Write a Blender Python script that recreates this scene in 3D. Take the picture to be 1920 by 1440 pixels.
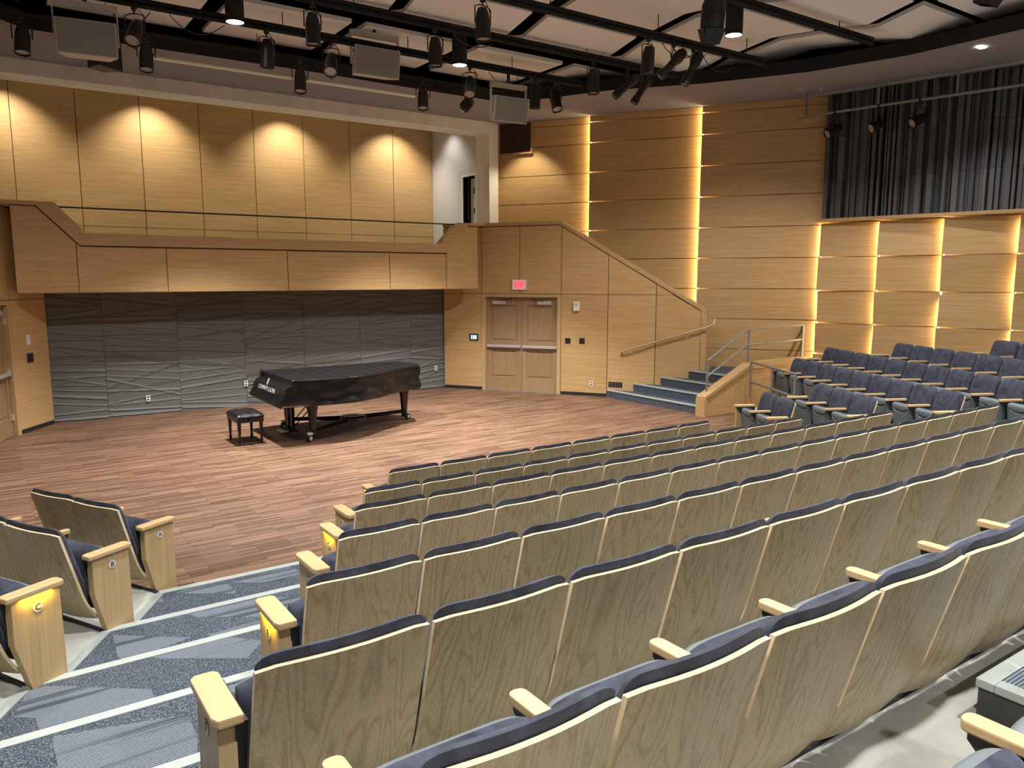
import bpy, bmesh, math, random
from mathutils import Vector, Matrix
random.seed(7)
for o in list(bpy.data.objects): bpy.data.objects.remove(o)
SC = bpy.context.scene
C = SC.collection
PI = math.pi
R = math.radians

# ------------------------------------------------------------------ camera
# x runs along the seat rows (to the right), y towards the stage, z up; stage floor is z = 0
cd = bpy.data.cameras.new('camera'); cam = bpy.data.objects.new('camera', cd); C.objects.link(cam)
cd.sensor_width = 36; cd.lens = 1443 / 1920 * 36; cd.clip_start = .05; cd.clip_end = 100
cam.location = (0, 0, 2.55); cam.rotation_euler = (PI/2 - .138, 0, R(-34.6))
SC.camera = cam

# ------------------------------------------------------------------ world, exposure
w = bpy.data.worlds.new('world'); SC.world = w; w.use_nodes = True
w.node_tree.nodes['Background'].inputs[0].default_value = (.9, .93, 1, 1)
w.node_tree.nodes['Background'].inputs[1].default_value = 0   # closed room, no windows
SC.view_settings.view_transform = 'Standard'; SC.view_settings.look = 'None'
SC.view_settings.gamma = 1; SC.view_settings.use_curve_mapping = False
SC.view_settings.exposure = 0.0
LAMP = 1500.0        # one ceiling pendant
WASH = 300.0         # one gallery wall washer
AISLE = .55          # one aisle-end lamp
LED = 60.0           # cove strips

# ------------------------------------------------------------------ helpers
class MB:
    """collects shapes; build() links them as ONE mesh object"""
    def __init__(s): s.v = []; s.f = []; s.m = []
    def add(s, vs, fs, mi=0):
        n = len(s.v); s.v += [tuple(v) for v in vs]
        s.f += [tuple(n + i for i in f) for f in fs]; s.m += [mi] * len(fs); return s
    def box(s, x0, x1, y0, y1, z0, z1, mi=0, M=None):
        vs = [Vector((x, y, z)) for z in (z0, z1) for y in (y0, y1) for x in (x0, x1)]
        if M is not None: vs = [M @ v for v in vs]
        return s.add(vs, [(0,2,3,1),(4,5,7,6),(0,1,5,4),(2,6,7,3),(0,4,6,2),(1,3,7,5)], mi)
    def prism(s, poly, a0, a1, plane='xy', mi=0, M=None):
        """polygon (counter-clockwise) extruded from a0 to a1 along the axis that is missing in plane"""
        f = {'xy': lambda p, a: (p[0], p[1], a), 'xz': lambda p, a: (p[0], a, p[1]), 'yz': lambda p, a: (a, p[0], p[1])}[plane]
        n = len(poly); vs = [Vector(f(p, a0)) for p in poly] + [Vector(f(p, a1)) for p in poly]
        if M is not None: vs = [M @ v for v in vs]
        fs = [tuple(range(n))[::-1], tuple(range(n, 2*n))] + [(i, (i+1) % n, n + (i+1) % n, n + i) for i in range(n)]
        return s.add(vs, fs, mi)
    def lathe(s, prof, n=16, mi=0, M=None, cap=True):
        """profile of (radius, z) turned about z"""
        vs = []; k = len(prof)
        for r, z in prof:
            for i in range(n):
                a = 2*PI*i/n; v = Vector((r*math.cos(a), r*math.sin(a), z)); vs.append(M @ v if M is not None else v)
        fs = [(j*n+i, j*n+(i+1) % n, (j+1)*n+(i+1) % n, (j+1)*n+i) for j in range(k-1) for i in range(n)]
        if cap: fs += [tuple(range(n))[::-1], tuple((k-1)*n+i for i in range(n))]
        return s.add(vs, fs, mi)
    def tube(s, pts, r, n=8, mi=0):
        pts = [Vector(p) for p in pts]; vs = []; k = len(pts); up = None
        for j, p in enumerate(pts):
            d = (pts[min(j+1, k-1)] - pts[max(j-1, 0)]).normalized()
            if up is None:
                up = Vector((0,0,1)) if abs(d.z) < .9 else Vector((1,0,0))
            a = d.cross(up).normalized(); b = a.cross(d).normalized(); up = b
            rr = r[j] if isinstance(r, (list, tuple)) else r
            vs += [p + a*rr*math.cos(2*PI*i/n) + b*rr*math.sin(2*PI*i/n) for i in range(n)]
        fs = [(j*n+i, (j+1)*n+i, (j+1)*n+(i+1) % n, j*n+(i+1) % n) for j in range(k-1) for i in range(n)]
        fs += [tuple(range(n)), tuple((k-1)*n+i for i in range(n))[::-1]]
        return s.add(vs, fs, mi)
    def grid(s, fn, nu, nv, mi=0):
        vs = [fn(i/nu, j/nv) for j in range(nv+1) for i in range(nu+1)]
        fs = [(j*(nu+1)+i, j*(nu+1)+i+1, (j+1)*(nu+1)+i+1, (j+1)*(nu+1)+i) for j in range(nv) for i in range(nu)]
        return s.add(vs, fs, mi)
    def slab(s, front, back, nu, nv, mi=0, me=0):
        """closed sheet between two grids; edge faces take material me"""
        n = (nu+1)*(nv+1)
        vs = [front(i/nu, j/nv) for j in range(nv+1) for i in range(nu+1)] + [back(i/nu, j/nv) for j in range(nv+1) for i in range(nu+1)]
        fs = [(j*(nu+1)+i, j*(nu+1)+i+1, (j+1)*(nu+1)+i+1, (j+1)*(nu+1)+i) for j in range(nv) for i in range(nu)]
        fb = [tuple(n+q for q in f)[::-1] for f in fs]
        s.add(vs, fs + fb, mi); base = len(s.v) - 2*n
        ring = [i for i in range(nu+1)] + [j*(nu+1)+nu for j in range(1, nv+1)] + [nv*(nu+1)+i for i in range(nu-1, -1, -1)] + [j*(nu+1) for j in range(nv-1, 0, -1)]
        e = [(ring[(q+1) % len(ring)], ring[q], n+ring[q], n+ring[(q+1) % len(ring)]) for q in range(len(ring))]
        s.f += [tuple(base+q for q in f) for f in e]; s.m += [me]*len(e); return s
    def mesh(s, name, mats, smooth=False, bevel=0):
        me = bpy.data.meshes.new(name); me.from_pydata(s.v, [], s.f)
        if not isinstance(mats, (list, tuple)): mats = [mats]
        for m in mats: me.materials.append(m)
        me.polygons.foreach_set('material_index', s.m)
        bm = bmesh.new(); bm.from_mesh(me)
        bmesh.ops.recalc_face_normals(bm, faces=bm.faces)
        if bevel:
            es = [e for e in bm.edges if len(e.link_faces) == 2 and e.calc_face_angle(0) > .6]
            bmesh.ops.bevel(bm, geom=es, offset=bevel, segments=2, affect='EDGES', profile=.6, clamp_overlap=True)
        bm.to_mesh(me); bm.free()
        if smooth:
            me.polygons.foreach_set('use_smooth', [True]*len(me.polygons)); 
            try: me.set_sharp_from_angle(angle=R(40))
            except Exception: pass
        me.update(); return me
    def build(s, name, mats, parent=None, smooth=False, bevel=0, **kw):
        return link(name, s.mesh(name, mats, smooth, bevel), parent, **kw)
def link(name, data, parent=None, loc=None, rot=None, M=None):
    o = bpy.data.objects.new(name, data); C.objects.link(o)
    if parent is not None: o.parent = parent
    if loc is not None: o.location = loc
    if rot is not None: o.rotation_euler = rot
    if M is not None: o.matrix_local = M
    return o
def tag(o, label=None, cat=None, group=None, kind=None):
    if label: o['label'] = label
    if cat: o['category'] = cat
    if group: o['group'] = group
    if kind: o['kind'] = kind
    return o
def thing(name, label, cat, loc=(0,0,0), rz=0, group=None, kind=None):
    return tag(link(name, None, None, loc, (0,0,rz)), label, cat, group, kind)
def struct(name, loc=(0,0,0), rz=0, label=None):
    return tag(link(name, None, None, loc, (0,0,rz)), label, None, None, 'structure')
def text_mesh(name, txt, size, mat, parent, M, ext=.001):
    cu = bpy.data.curves.new(name, 'FONT'); cu.body = txt; cu.size = size; cu.align_x = 'CENTER'; cu.align_y = 'CENTER'; cu.extrude = ext
    t = bpy.data.objects.new(name, cu); C.objects.link(t)
    dg = bpy.context.evaluated_depsgraph_get(); me = bpy.data.meshes.new_from_object(t.evaluated_get(dg))
    bpy.data.objects.remove(t); bpy.data.curves.remove(cu)
    me.name = name; me.materials.clear(); me.materials.append(mat)
    return link(name, me, parent, M=M)
def frame(p, x, y, z):
    """matrix with columns x, y, z at p"""
    M = Matrix.Identity(4)
    for i in range(3): M[i][0] = x[i]; M[i][1] = y[i]; M[i][2] = z[i]; M[i][3] = p[i]
    return M
def rpoly(x0, x1, y0, y1, r, n=4):
    P = []
    for cx, cy, a in ((x1-r, y1-r, 0), (x0+r, y1-r, PI/2), (x0+r, y0+r, PI), (x1-r, y0+r, 1.5*PI)):
        P += [(cx + r*math.cos(a+PI/2*i/n), cy + r*math.sin(a+PI/2*i/n)) for i in range(n+1)]
    return P
def clip(poly, px, py, nx, ny):
    """keep the side of the polygon where (p - (px,py)).(nx,ny) <= 0"""
    out = []; n = len(poly)
    for i in range(n):
        a, b = poly[i], poly[(i+1) % n]
        da = (a[0]-px)*nx + (a[1]-py)*ny; db = (b[0]-px)*nx + (b[1]-py)*ny
        if da <= 0: out.append(a)
        if (da < 0) != (db < 0) and abs(da-db) > 1e-9:
            t = da/(da-db); out.append((a[0]+(b[0]-a[0])*t, a[1]+(b[1]-a[1])*t))
    return out

ORD = ['', 'first', 'second', 'third', 'fourth', 'fifth', 'sixth', 'seventh', 'eighth', 'ninth', 'tenth', 'eleventh', 'twelfth', 'thirteenth', 'fourteenth', 'fifteenth', 'sixteenth']
# ------------------------------------------------------------------ materials
def mat(name, col, rough=.6, metal=0, spec=.5, emit=None, es=0):
    m = bpy.data.materials.new(name); m.use_nodes = True; b = m.node_tree.nodes['Principled BSDF']
    b.inputs['Base Color'].default_value = (*col, 1); b.inputs['Roughness'].default_value = rough
    b.inputs['Metallic'].default_value = metal; b.inputs['Specular IOR Level'].default_value = spec
    if emit: b.inputs['Emission Color'].default_value = (*emit, 1); b.inputs['Emission Strength'].default_value = es
    return m
def N_(m, t, **kw):
    n = m.node_tree.nodes.new(t)
    for k, v in kw.items(): setattr(n, k, v)
    return n
def L_(m, a, b): m.node_tree.links.new(a, b)
def ramp(m, fac, stops):
    r = N_(m, 'ShaderNodeValToRGB'); L_(m, fac, r.inputs[0]); e = r.color_ramp.elements
    while len(e) < len(stops): e.new(.5)
    for q, (p, c) in zip(e, stops): q.position = p; q.color = (*c, 1)
    return r.outputs[0]
def noise(m, scale, detail=3, rough=.5, dist=0, mapping=(1,1,1), coord='Object', rnd=False):
    tc = N_(m, 'ShaderNodeTexCoord'); mp = N_(m, 'ShaderNodeMapping'); mp.inputs['Scale'].default_value = mapping
    L_(m, tc.outputs[coord], mp.inputs[0])
    if rnd:
        oi = N_(m, 'ShaderNodeObjectInfo'); mu = N_(m, 'ShaderNodeMath', operation='MULTIPLY'); mu.inputs[1].default_value = 37
        L_(m, oi.outputs['Random'], mu.inputs[0]); cb = N_(m, 'ShaderNodeCombineXYZ')
        for i in range(3): L_(m, mu.outputs[0], cb.inputs[i])
        L_(m, cb.outputs[0], mp.inputs[1])
    n = N_(m, 'ShaderNodeTexNoise'); L_(m, mp.outputs[0], n.inputs['Vector'])
    n.inputs['Scale'].default_value = scale; n.inputs['Detail'].default_value = detail
    n.inputs['Roughness'].default_value = rough; n.inputs['Distortion'].default_value = dist
    return n.outputs['Fac'], mp.outputs[0]
def mixc(m, a, b, fac, mode='MULTIPLY'):
    x = N_(m, 'ShaderNodeMix', data_type='RGBA', blend_type=mode)
    if isinstance(fac, float): x.inputs[0].default_value = fac
    else: L_(m, fac, x.inputs[0])
    L_(m, a, x.inputs[6])
    if isinstance(b, tuple): x.inputs[7].default_value = (*b, 1)
    else: L_(m, b, x.inputs[7])
    return x.outputs[2]
def bump(m, fac, strength, dist=.01):
    b = N_(m, 'ShaderNodeBump'); b.inputs['Strength'].default_value = strength; b.inputs['Distance'].default_value = dist
    L_(m, fac, b.inputs['Height']); L_(m, b.outputs[0], m.node_tree.nodes['Principled BSDF'].inputs['Normal'])
def sc(c, k): return tuple(min(1, x*k) for x in c)
def veneer(name, col, axis='x', rough=.45, var=.16, fine=1.0):
    """wood veneer, grain along axis, each object a little different"""
    m = mat(name, col, rough); b = m.node_tree.nodes['Principled BSDF']
    mp = {'x': (.35, 9, 9), 'y': (9, .35, 9), 'z': (9, 9, .35)}[axis]
    f1, v = noise(m, 3.2, 4, .6, .4, mp, rnd=True)
    mp2 = {'x': (1.2, 70, 70), 'y': (70, 1.2, 70), 'z': (70, 70, 1.2)}[axis]
    f2, v2 = noise(m, 2.2*fine, 2, .6, 0, mp2, rnd=True)
    c1 = ramp(m, f1, [(.25, sc(col, 1-var)), (.75, sc(col, 1+var*.8))])
    c2 = ramp(m, f2, [(.3, (.84,.82,.78)), (.62, (1,1,1))])
    c = mixc(m, c1, c2, .8)
    oi = N_(m, 'ShaderNodeObjectInfo'); rv = ramp(m, oi.outputs['Random'], [(0, (.92,.90,.88)), (1, (1,1,1))])
    L_(m, mixc(m, c, rv, .8), b.inputs['Base Color']); bump(m, f2, .05, .002); return m
def cathedral(name, col, dark, rough=.42):
    """flat-sawn oak with vertical flame figure, for the seat backs"""
    m = mat(name, col, rough); b = m.node_tree.nodes['Principled BSDF']
    f0, v = noise(m, 1.3, 2, .5, .2, (4.5, 2.0, .45), rnd=True)
    mu = N_(m, 'ShaderNodeMath', operation='MULTIPLY'); mu.inputs[1].default_value = 15; L_(m, f0, mu.inputs[0])
    fr = N_(m, 'ShaderNodeMath', operation='FRACT'); L_(m, mu.outputs[0], fr.inputs[0])
    ring = ramp(m, fr.outputs[0], [(0, dark), (.22, col), (.75, sc(col, 1.08)), (1, sc(dark, 1.15))])
    f2, v2 = noise(m, 2.4, 2, .6, 0, (75, 75, 1.4), rnd=True)
    c2 = ramp(m, f2, [(.3, (.74,.72,.68)), (.62, (1,1,1))])
    oi = N_(m, 'ShaderNodeObjectInfo'); rv = ramp(m, oi.outputs['Random'], [(0, (.9,.9,.9)), (1, (1,.98,.95))])
    L_(m, mixc(m, mixc(m, ring, c2, .8), rv, .9), b.inputs['Base Color']); bump(m, f2, .06, .002)
    return m
M = {}
WOOD = (.585, .385, .175)
M['wall'] = veneer('wall_veneer', WOOD, 'x', .5)
M['cap'] = veneer('cap_wood', (.54, .36, .175), 'x', .42)
M['doorwood'] = veneer('door_wood', (.36, .235, .13), 'z', .45)
M['doorframe'] = veneer('door_frame_wood', (.54, .37, .185), 'z', .45)
M['gap'] = mat('panel_substrate', (.30, .195, .10), .85)
M['back'] = cathedral('seat_back_oak', (.50, .395, .235), (.37, .278, .155), .40)
M['edge'] = mat('ply_edge', (.80, .66, .44), .5)
M['arm'] = veneer('arm_wood', (.63, .45, .24), 'y', .42, .08)
M['panel'] = veneer('end_panel_wood', (.55, .40, .215), 'z', .45, .16)
m = M['navy'] = mat('navy_velour', (.055, .062, .098), .9, 0, .2)
f, v = noise(m, 9, 5, .6, .6, (1,1,1), rnd=True)
L_(m, ramp(m, f, [(.3, (.022,.026,.040)), (.7, (.066,.075,.110))]), m.node_tree.nodes['Principled BSDF'].inputs['Base Color'])
m.node_tree.nodes['Principled BSDF'].inputs['Sheen Weight'].default_value = .12
m.node_tree.nodes['Principled BSDF'].inputs['Sheen Roughness'].default_value = .4
M['pan'] = mat('seat_pan_plastic', (.13, .155, .175), .5)
M['black'] = mat('black_metal', (.012, .012, .013), .45)
M['blackm'] = mat('black_matte', (.014, .014, .016), .85)
M['steel'] = mat('painted_grey_steel', (.27, .27, .26), .4, .35)
M['chrome'] = mat('satin_aluminium', (.66, .66, .65), .35, .5)
M['white'] = mat('white_plastic', (.8, .8, .78), .45)
M['badge'] = mat('cover_print', (.42, .42, .40), .6)
M['plate'] = mat('letter_badge', (.62, .60, .54), .4)
M['ink'] = mat('black_ink', (.01, .01, .01), .6)
M['yellow'] = mat('aisle_lamp', (1, .8, .1), .5, 0, .5, (1, .72, .03), 5)
M['red'] = mat('exit_red', (.9, .02, .04), .4, 0, .5, (1, .008, .03), 1.5)
M['redface'] = mat('exit_face', (.8, .1, .1), .4, 0, .5, (1, .22, .26), .75)
M['screen'] = mat('touch_screen', (.02, .05, .1), .2, 0, .5, (.10, .36, .8), .3)
M['screenw'] = mat('screen_icons', (.7, .8, .9), .3, 0, .5, (.5, .8, 1), .7)
M['lens'] = mat('lit_lens', (1, 1, 1), .4, 0, .5, (1, .95, .86), 30)
M['fxlens'] = mat('lamp_lens', (.42, .38, .34), .25, 0, .6)
M['led'] = mat('cove_led', (1, .8, .4), .5, 0, .5, (1, .76, .40), LED)
M['linear'] = mat('pale_slot_profile', (.82, .79, .72), .5)
M['speaker'] = mat('speaker_grey', (.55, .53, .50), .55)
M['grille'] = mat('speaker_grille', (.27, .27, .265), .8)
m = M['soffit'] = mat('soffit_paint', (.27, .245, .285), .85)
M['cloud'] = mat('ceiling_cloud', (.75, .69, .66), .9)
f, v = noise(M['cloud'], 60, 3, .6); L_(M['cloud'], ramp(M['cloud'], f, [(.3, (.85,.83,.845)), (.7, (.91,.89,.905))]), M['cloud'].node_tree.nodes['Principled BSDF'].inputs['Base Color'])
M['plaster'] = mat('white_frame_paint', (.66, .62, .57), .7)
f, v = noise(M['plaster'], 1.6, 4, .6, .5, (1,1,.4)); L_(M['plaster'], ramp(M['plaster'], f, [(.3, (.68,.65,.62)), (.65, (.80,.77,.73))]), M['plaster'].node_tree.nodes['Principled BSDF'].inputs['Base Color'])
M['greywall'] = mat('gallery_side_wall', (.52, .52, .53), .85)
m = M['relief'] = mat('relief_panel_paint', (.125, .129, .126), .6)
m = M['concrete'] = mat('sealed_concrete', (.40, .42, .39), .45)
f, v = noise(m, 2.2, 6, .65, .4); L_(m, ramp(m, f, [(.3, (.30,.32,.30)), (.5, (.40,.42,.39)), (.72, (.50,.52,.485))]), m.node_tree.nodes['Principled BSDF'].inputs['Base Color'])
M['riser'] = mat('dark_riser', (.055, .055, .05), .8)
M['nosing'] = mat('stair_nosing', (.43, .485, .48), .4, .1)
M['trim'] = mat('edge_trim', (.36, .40, .41), .4, .2)
m = M['carpet'] = mat('speckled_carpet', (.09, .11, .14), .95, 0, .1)
f, v = noise(m, 130, 2, .7); L_(m, ramp(m, f, [(.34, (.020,.028,.042)), (.5, (.058,.074,.10)), (.66, (.19,.22,.26))]), m.node_tree.nodes['Principled BSDF'].inputs['Base Color']); bump(m, f, .5, .004)
def striped(name, lo, hi, per):
    m = mat(name, hi, .95, 0, .1); tc = N_(m, 'ShaderNodeTexCoord'); wv = N_(m, 'ShaderNodeTexWave', wave_type='BANDS', bands_direction='Y')
    mp = N_(m, 'ShaderNodeMapping'); L_(m, tc.outputs['Object'], mp.inputs[0]); L_(m, mp.outputs[0], wv.inputs['Vector'])
    wv.inputs['Scale'].default_value = per; wv.inputs['Distortion'].default_value = .4
    a = ramp(m, wv.outputs['Fac'], [(.3, lo), (.6, hi)])
    f, v = noise(m, 1.0, 2, .5, 0, (.4, 14, 1)); b = ramp(m, f, [(.36, (.42,.44,.47)), (.44, (1,1,1))])
    g, v = noise(m, 120, 2, .6); c = ramp(m, g, [(.3, (.75,.75,.75)), (.7, (1.0,1.0,1.0))])
    L_(m, mixc(m, mixc(m, a, b, 1.0), c, 1.0), m.node_tree.nodes['Principled BSDF'].inputs['Base Color']); bump(m, wv.outputs['Fac'], .35, .004)
    return m
M['inlay'] = striped('striped_carpet', (.065,.085,.115), (.25,.295,.35), 22)
m = M['floor'] = mat('stage_floor_oak', (.22, .12, .075), .48, 0, .32)
tc = N_(m, 'ShaderNodeTexCoord'); br = N_(m, 'ShaderNodeTexBrick'); L_(m, tc.outputs['Object'], br.inputs['Vector'])
br.inputs['Scale'].default_value = 1; br.inputs['Brick Width'].default_value = .50; br.inputs['Row Height'].default_value = .044
br.inputs['Mortar Size'].default_value = .0012; br.inputs['Mortar'].default_value = (.05,.028,.018,1); br.offset = .37; br.offset_frequency = 2
br.inputs['Color1'].default_value = (.128,.068,.042,1); br.inputs['Color2'].default_value = (.325,.195,.125,1); br.inputs['Bias'].default_value = -.05
f, v = noise(m, 2.0, 4, .6, .3, (.5, 16, 1)); g = ramp(m, f, [(.32, (.60,.57,.55)), (.68, (1.0,1.0,1.0))])
f2, v = noise(m, .9, 3, .6); g2 = ramp(m, f2, [(.3, (.88,.88,.88)), (.7, (1,1,1))])
L_(m, mixc(m, mixc(m, br.outputs['Color'], g, 1.0), g2, .8), m.node_tree.nodes['Principled BSDF'].inputs['Base Color'])
m = M['slat'] = mat('dark_felt_slat', (.075, .08, .085), .75)
oi = N_(m, 'ShaderNodeObjectInfo'); L_(m, ramp(m, oi.outputs['Random'], [(0, (.065,.07,.075)), (1, (.115,.12,.125))]), m.node_tree.nodes['Principled BSDF'].inputs['Base Color'])
M['void'] = mat('black_void', (.008, .009, .012), .9)
m = M['vinyl'] = mat('black_vinyl_cover', (.006, .0065, .008), .30)
f, v = noise(m, 4, 3, .55, 1.0); bump(m, f, .35, .03)
m = M['leather'] = mat('black_leather', (.010, .010, .011), .25)
M['piano'] = mat('black_lacquer', (.006, .006, .007), .2)
m = M['glass'] = mat('clear_glass', (.985, 1, .99), .02)
b = m.node_tree.nodes['Principled BSDF']; b.inputs['Transmission Weight'].default_value = 1; b.inputs['IOR'].default_value = 1.02
M['grillewood'] = mat('dark_return_grille', (.045, .022, .014), .35)
M['bluecarpet'] = mat('corridor_carpet', (.12, .2, .4), .9)

# ------------------------------------------------------------------ stage floor
AX = 4.92                                   # room axis
o = MB().box(-6, 17, 5.6, 20, -.2, 0).build('floor', M['floor']); tag(o, 'dark strip-wood stage floor of brown boards', None, None, 'structure')

# ------------------------------------------------------------------ grey relief wall under the balcony
GW = 15.52
wb = struct('wall_back', label='grey relief wall of slanted ridges under the balcony')
MB().box(.7, 9.05, GW+.062, GW+.2, 0, 2.5).build('backing', M['relief'], wb)
JX = [.92, 1.80, 3.05, 4.29, 5.50, 6.75, 7.96, 8.86]
def relief_panel(x0, x1, seed):
    rd = random.Random(seed); W = x1-x0-.008; Hh = 2.36
    lines = []
    z = .02
    while z < Hh+.2:
        a = rd.uniform(-.15, .15); lines.append((z, a, rd.uniform(.022, .055), rd.uniform(.012, .022), rd.random() < .85)); z += rd.uniform(.085, .15)
    for q in range(7):
        lines.append((rd.uniform(.2, 2.2), rd.choice((-1, 1))*rd.uniform(.2, .34), rd.uniform(.02, .045), rd.uniform(.010, .020), rd.random() < .7))
    def h(x, z):
        v = 0
        for z0, a, wd, hh, upw in lines:
            d = z - (z0 + a*(x - W/2))
            if not upw: d = -d
            if 0 <= d < wd: v = max(v, hh*(1-d/wd))
            elif -.010 < d < 0: v = v - .006*(1+d/.010)
        return v
    nu, nv = 20, 320
    mb = MB(); mb.grid(lambda u, t: (x0+.004+u*W, GW+.05-h(u*W, t*Hh), t*Hh), nu, nv)
    mb.box(x0+.004, x1-.004, GW+.056, GW+.060, 0, Hh)
    return mb.build('relief_panel', M['relief'], wb)
for i in range(7): relief_panel(JX[i], JX[i+1], 11+i)
def outlet(parent, Mx, name='outlet', plate=None, w=.07, h=.115):
    o = MB().prism(rpoly(-w/2, w/2, -h/2, h/2, .006, 2), 0, .008).build(name, plate or M['white'], parent, M=Mx)
    return o
def wall_M(p, n):
    """frame on a wall: local x to the right seen from the room, y up, z out of the wall (n)"""
    n = Vector((n[0], n[1], 0)).normalized(); up = Vector((0,0,1)); return frame(p, up.cross(n), up, n)
for k, (x, z) in enumerate(((2.47, .31), (4.27, .45), (8.58, .47))):
    o = outlet(None, wall_M((x, GW+.018, z), (0,-1)), 'wall_outlet'); MB().box(-.018, .018, .012, .04, .008, .010).box(-.018, .018, -.04, -.012, .008, .010).build('socket', M['ink'], o)
    tag(o, ['white socket outlet low on grey relief wall, clear of the piano', 'white socket outlet on grey relief wall behind the piano bench', 'white socket outlet on grey relief wall past the piano tail'][k], 'outlet', 'socket outlets on the relief wall')

# ------------------------------------------------------------------ splayed stage walls (diagonal parapets), right and left
G0 = Vector((8.80, 15.52, 0)); G1 = Vector((12.10, 10.60, 0)); DL = (G1-G0).length
def diag(side):
    """frame: x along the wall away from the relief wall, y into the room side normal, z up"""
    g0, g1 = G0.copy(), G1.copy()
    if side == 'left': g0.x = 9.74-g0.x; g1.x = 9.74-g1.x
    d = (g1-g0).normalized(); up = Vector((0,0,1))
    n = Vector((d.y, -d.x, 0)) if side == 'right' else Vector((-d.y, d.x, 0))
    return frame(g0, d, n, up), d, n
SL = .591
def topz(t): return 3.66 if t < 2.79 else 3.66 - (t-2.79)*SL
def tp(t): return topz(t) - .016
def splayed(side):
    Fm, d, n = diag(side); L = DL
    root = struct('wall_'+side, label='splayed wood-panelled stage wall with sloping parapet on the '+('staircase' if side == 'right' else 'open-door')+' side')
    root.matrix_world = Fm
    core = [(0,0), (.96,0), (.96,2.12), (2.83,2.12), (2.83,0), (L-.02,0), (L-.02,topz(L-.02)), (2.79,3.66), (0,3.66)]
    MB().prism([(0,0),(.96,0),(.96,3.66),(0,3.66)], -.14, -.046, 'xz').prism([(.96,2.12),(2.83,2.12),(2.83,topz(2.83)),(2.79,3.66),(.96,3.66)], -.14, -.046, 'xz').prism([(2.83,0),(L-.02,0),(L-.02,topz(L)),(2.83,topz(2.83))], -.14, -.046, 'xz').build('wall_core', M['gap'], root)
    g = .007
    T = [0, .96, 1.87, 2.83, 3.87, 4.89]
    def pan(poly):
        return MB().prism(poly, -.014, 0, 'xz').build('panel', M['wall'], root)
    for a, b in zip(T, T[1:]):
        pan([(a+g, 2.19), (b-g, 2.19), (b-g, tp(b)), (max(a+g, min(2.79, b-g)) if a < 2.79 < b else b-g, 3.644 if a < 2.79 < b else tp(b)), (a+g, tp(a))] if a < 2.79 < b else [(a+g, 2.19), (b-g, 2.19), (b-g, tp(b)), (a+g, tp(a))])
    tz = 2.79 + (3.644-2.19)/SL
    pan([(4.89+g, 2.19), (tz, 2.19), (4.89+g, tp(4.89))])
    for a, b in ((0, .96), (2.83, 3.87), (3.87, 4.89)): pan([(a+g, .07), (b-g, .07), (b-g, 2.18), (a+g, 2.18)])
    pan([(4.89+g, .07), (5.80, .07), (5.80, tp(5.80)), (tz+.02-.027, 2.18), (4.89+g, 2.18)])
    for a, b in ((0, .96), (2.83, L)): MB().box(a, b, -.046, -.004, 0, .066).build('baseboard', M['blackm'], root)
    # sloping cap and end post
    c = .075
    MB().prism([(0,3.662),(2.79,3.662),(L-.02,topz(L-.02)+.002),(L-.02,topz(L-.02)+c+.01),(2.81,3.662+c),(0,3.662+c)], -.20, .018, 'xz').build('cap', M['cap'], root, bevel=.006)
    MB().prism([(5.81, 0), (L, 0), (L, topz(L)+.005), (5.81, topz(5.81)+.005)], -.17, .012, 'xz').build('end_post', M['cap'], root, bevel=.005)
    return root, Fm, d, n
wr, FR, dR, nR = splayed('right')
wl, FL, dL, nL = splayed('left')

def door_leaf(parent, w, h, Mx, flip=1, hinge=False):
    """leaf in local x 0..w, y thickness behind, z up; room face at y = 0 (+y is the room)"""
    lf = MB().box(.003, w-.003, -.045, -.020, .008, h).build('door_leaf', M['doorwood'], parent, M=Mx)
    st = .115; mb = MB()
    for a, b, c, e in ((.003, st, .008, h), (w-st, w-.003, .008, h), (st, w-st, .008, .30), (st, w-st, .92, 1.12), (st, w-st, h-.17, h)): mb.box(a, b, -.020, 0, c, e)
    mb.build('stile_and_rail_frame', M['doorwood'], lf)
    for c, e in ((.30, .92), (1.12, h-.17)):
        q = .05
        MB().box(st, w-st, -.020, -.016, c, c+.016).box(st, w-st, -.020, -.016, e-.016, e).box(st, st+.016, -.020, -.016, c, e).box(w-st-.016, w-st, -.020, -.016, c, e).build('moulding', M['doorwood'], lf)
        MB().prism([(st+q, c+q), (w-st-q, c+q), (w-st-q, e-q), (st+q, e-q)], -.020, -.008, 'xz').build('raised_panel', M['doorwood'], lf, bevel=.005)
    pb = MB().box(.02, w-.02, .028, .062, .985, 1.045).box(.02, .07, 0, .03, .99, 1.04).box(w-.07, w-.02, 0, .03, .99, 1.04).build('push_bar', M['chrome'], lf, bevel=.006)
    x0 = .16 if flip > 0 else w-.48
    cl = MB().box(x0, x0+.32, .0, .055, h-.15, h-.07).build('door_closer', M['chrome'], lf, bevel=.008)
    MB().tube([(x0+.16, .05, h-.06), (x0+.16+.22*flip, .12, h-.05), (x0+.16+.30*flip, .0, h-.03)], .009, 6).build('closer_arm', M['black'], lf)
    return lf
def door_frame(root, t0, t1, z1):
    f = .085
    MB().box(t0, t0+f, -.16, .02, 0, z1).box(t1-f, t1, -.16, .02, 0, z1).box(t0+f, t1-f, -.16, .02, z1-.07, z1).build('door_frame', M['doorframe'], root, bevel=.004)
d1 = struct('door_1', label='pair of panelled wooden stage doors with push bars under the exit sign'); d1.matrix_world = FR
door_frame(d1, .96, 2.83, 2.18)
door_leaf(d1, .85, 2.10, Matrix.Translation((1.045, -.075, 0)), 1)
door_leaf(d1, .85, 2.10, Matrix.Translation((1.895, -.075, 0)), -1)
MB().box(1.045, 2.745, -.17, .0, -.004, .006).build('threshold', M['steel'], d1)
d2 = struct('door_2', label='wooden panelled door standing ajar beside the switch plates'); d2.matrix_world = FL
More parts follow.
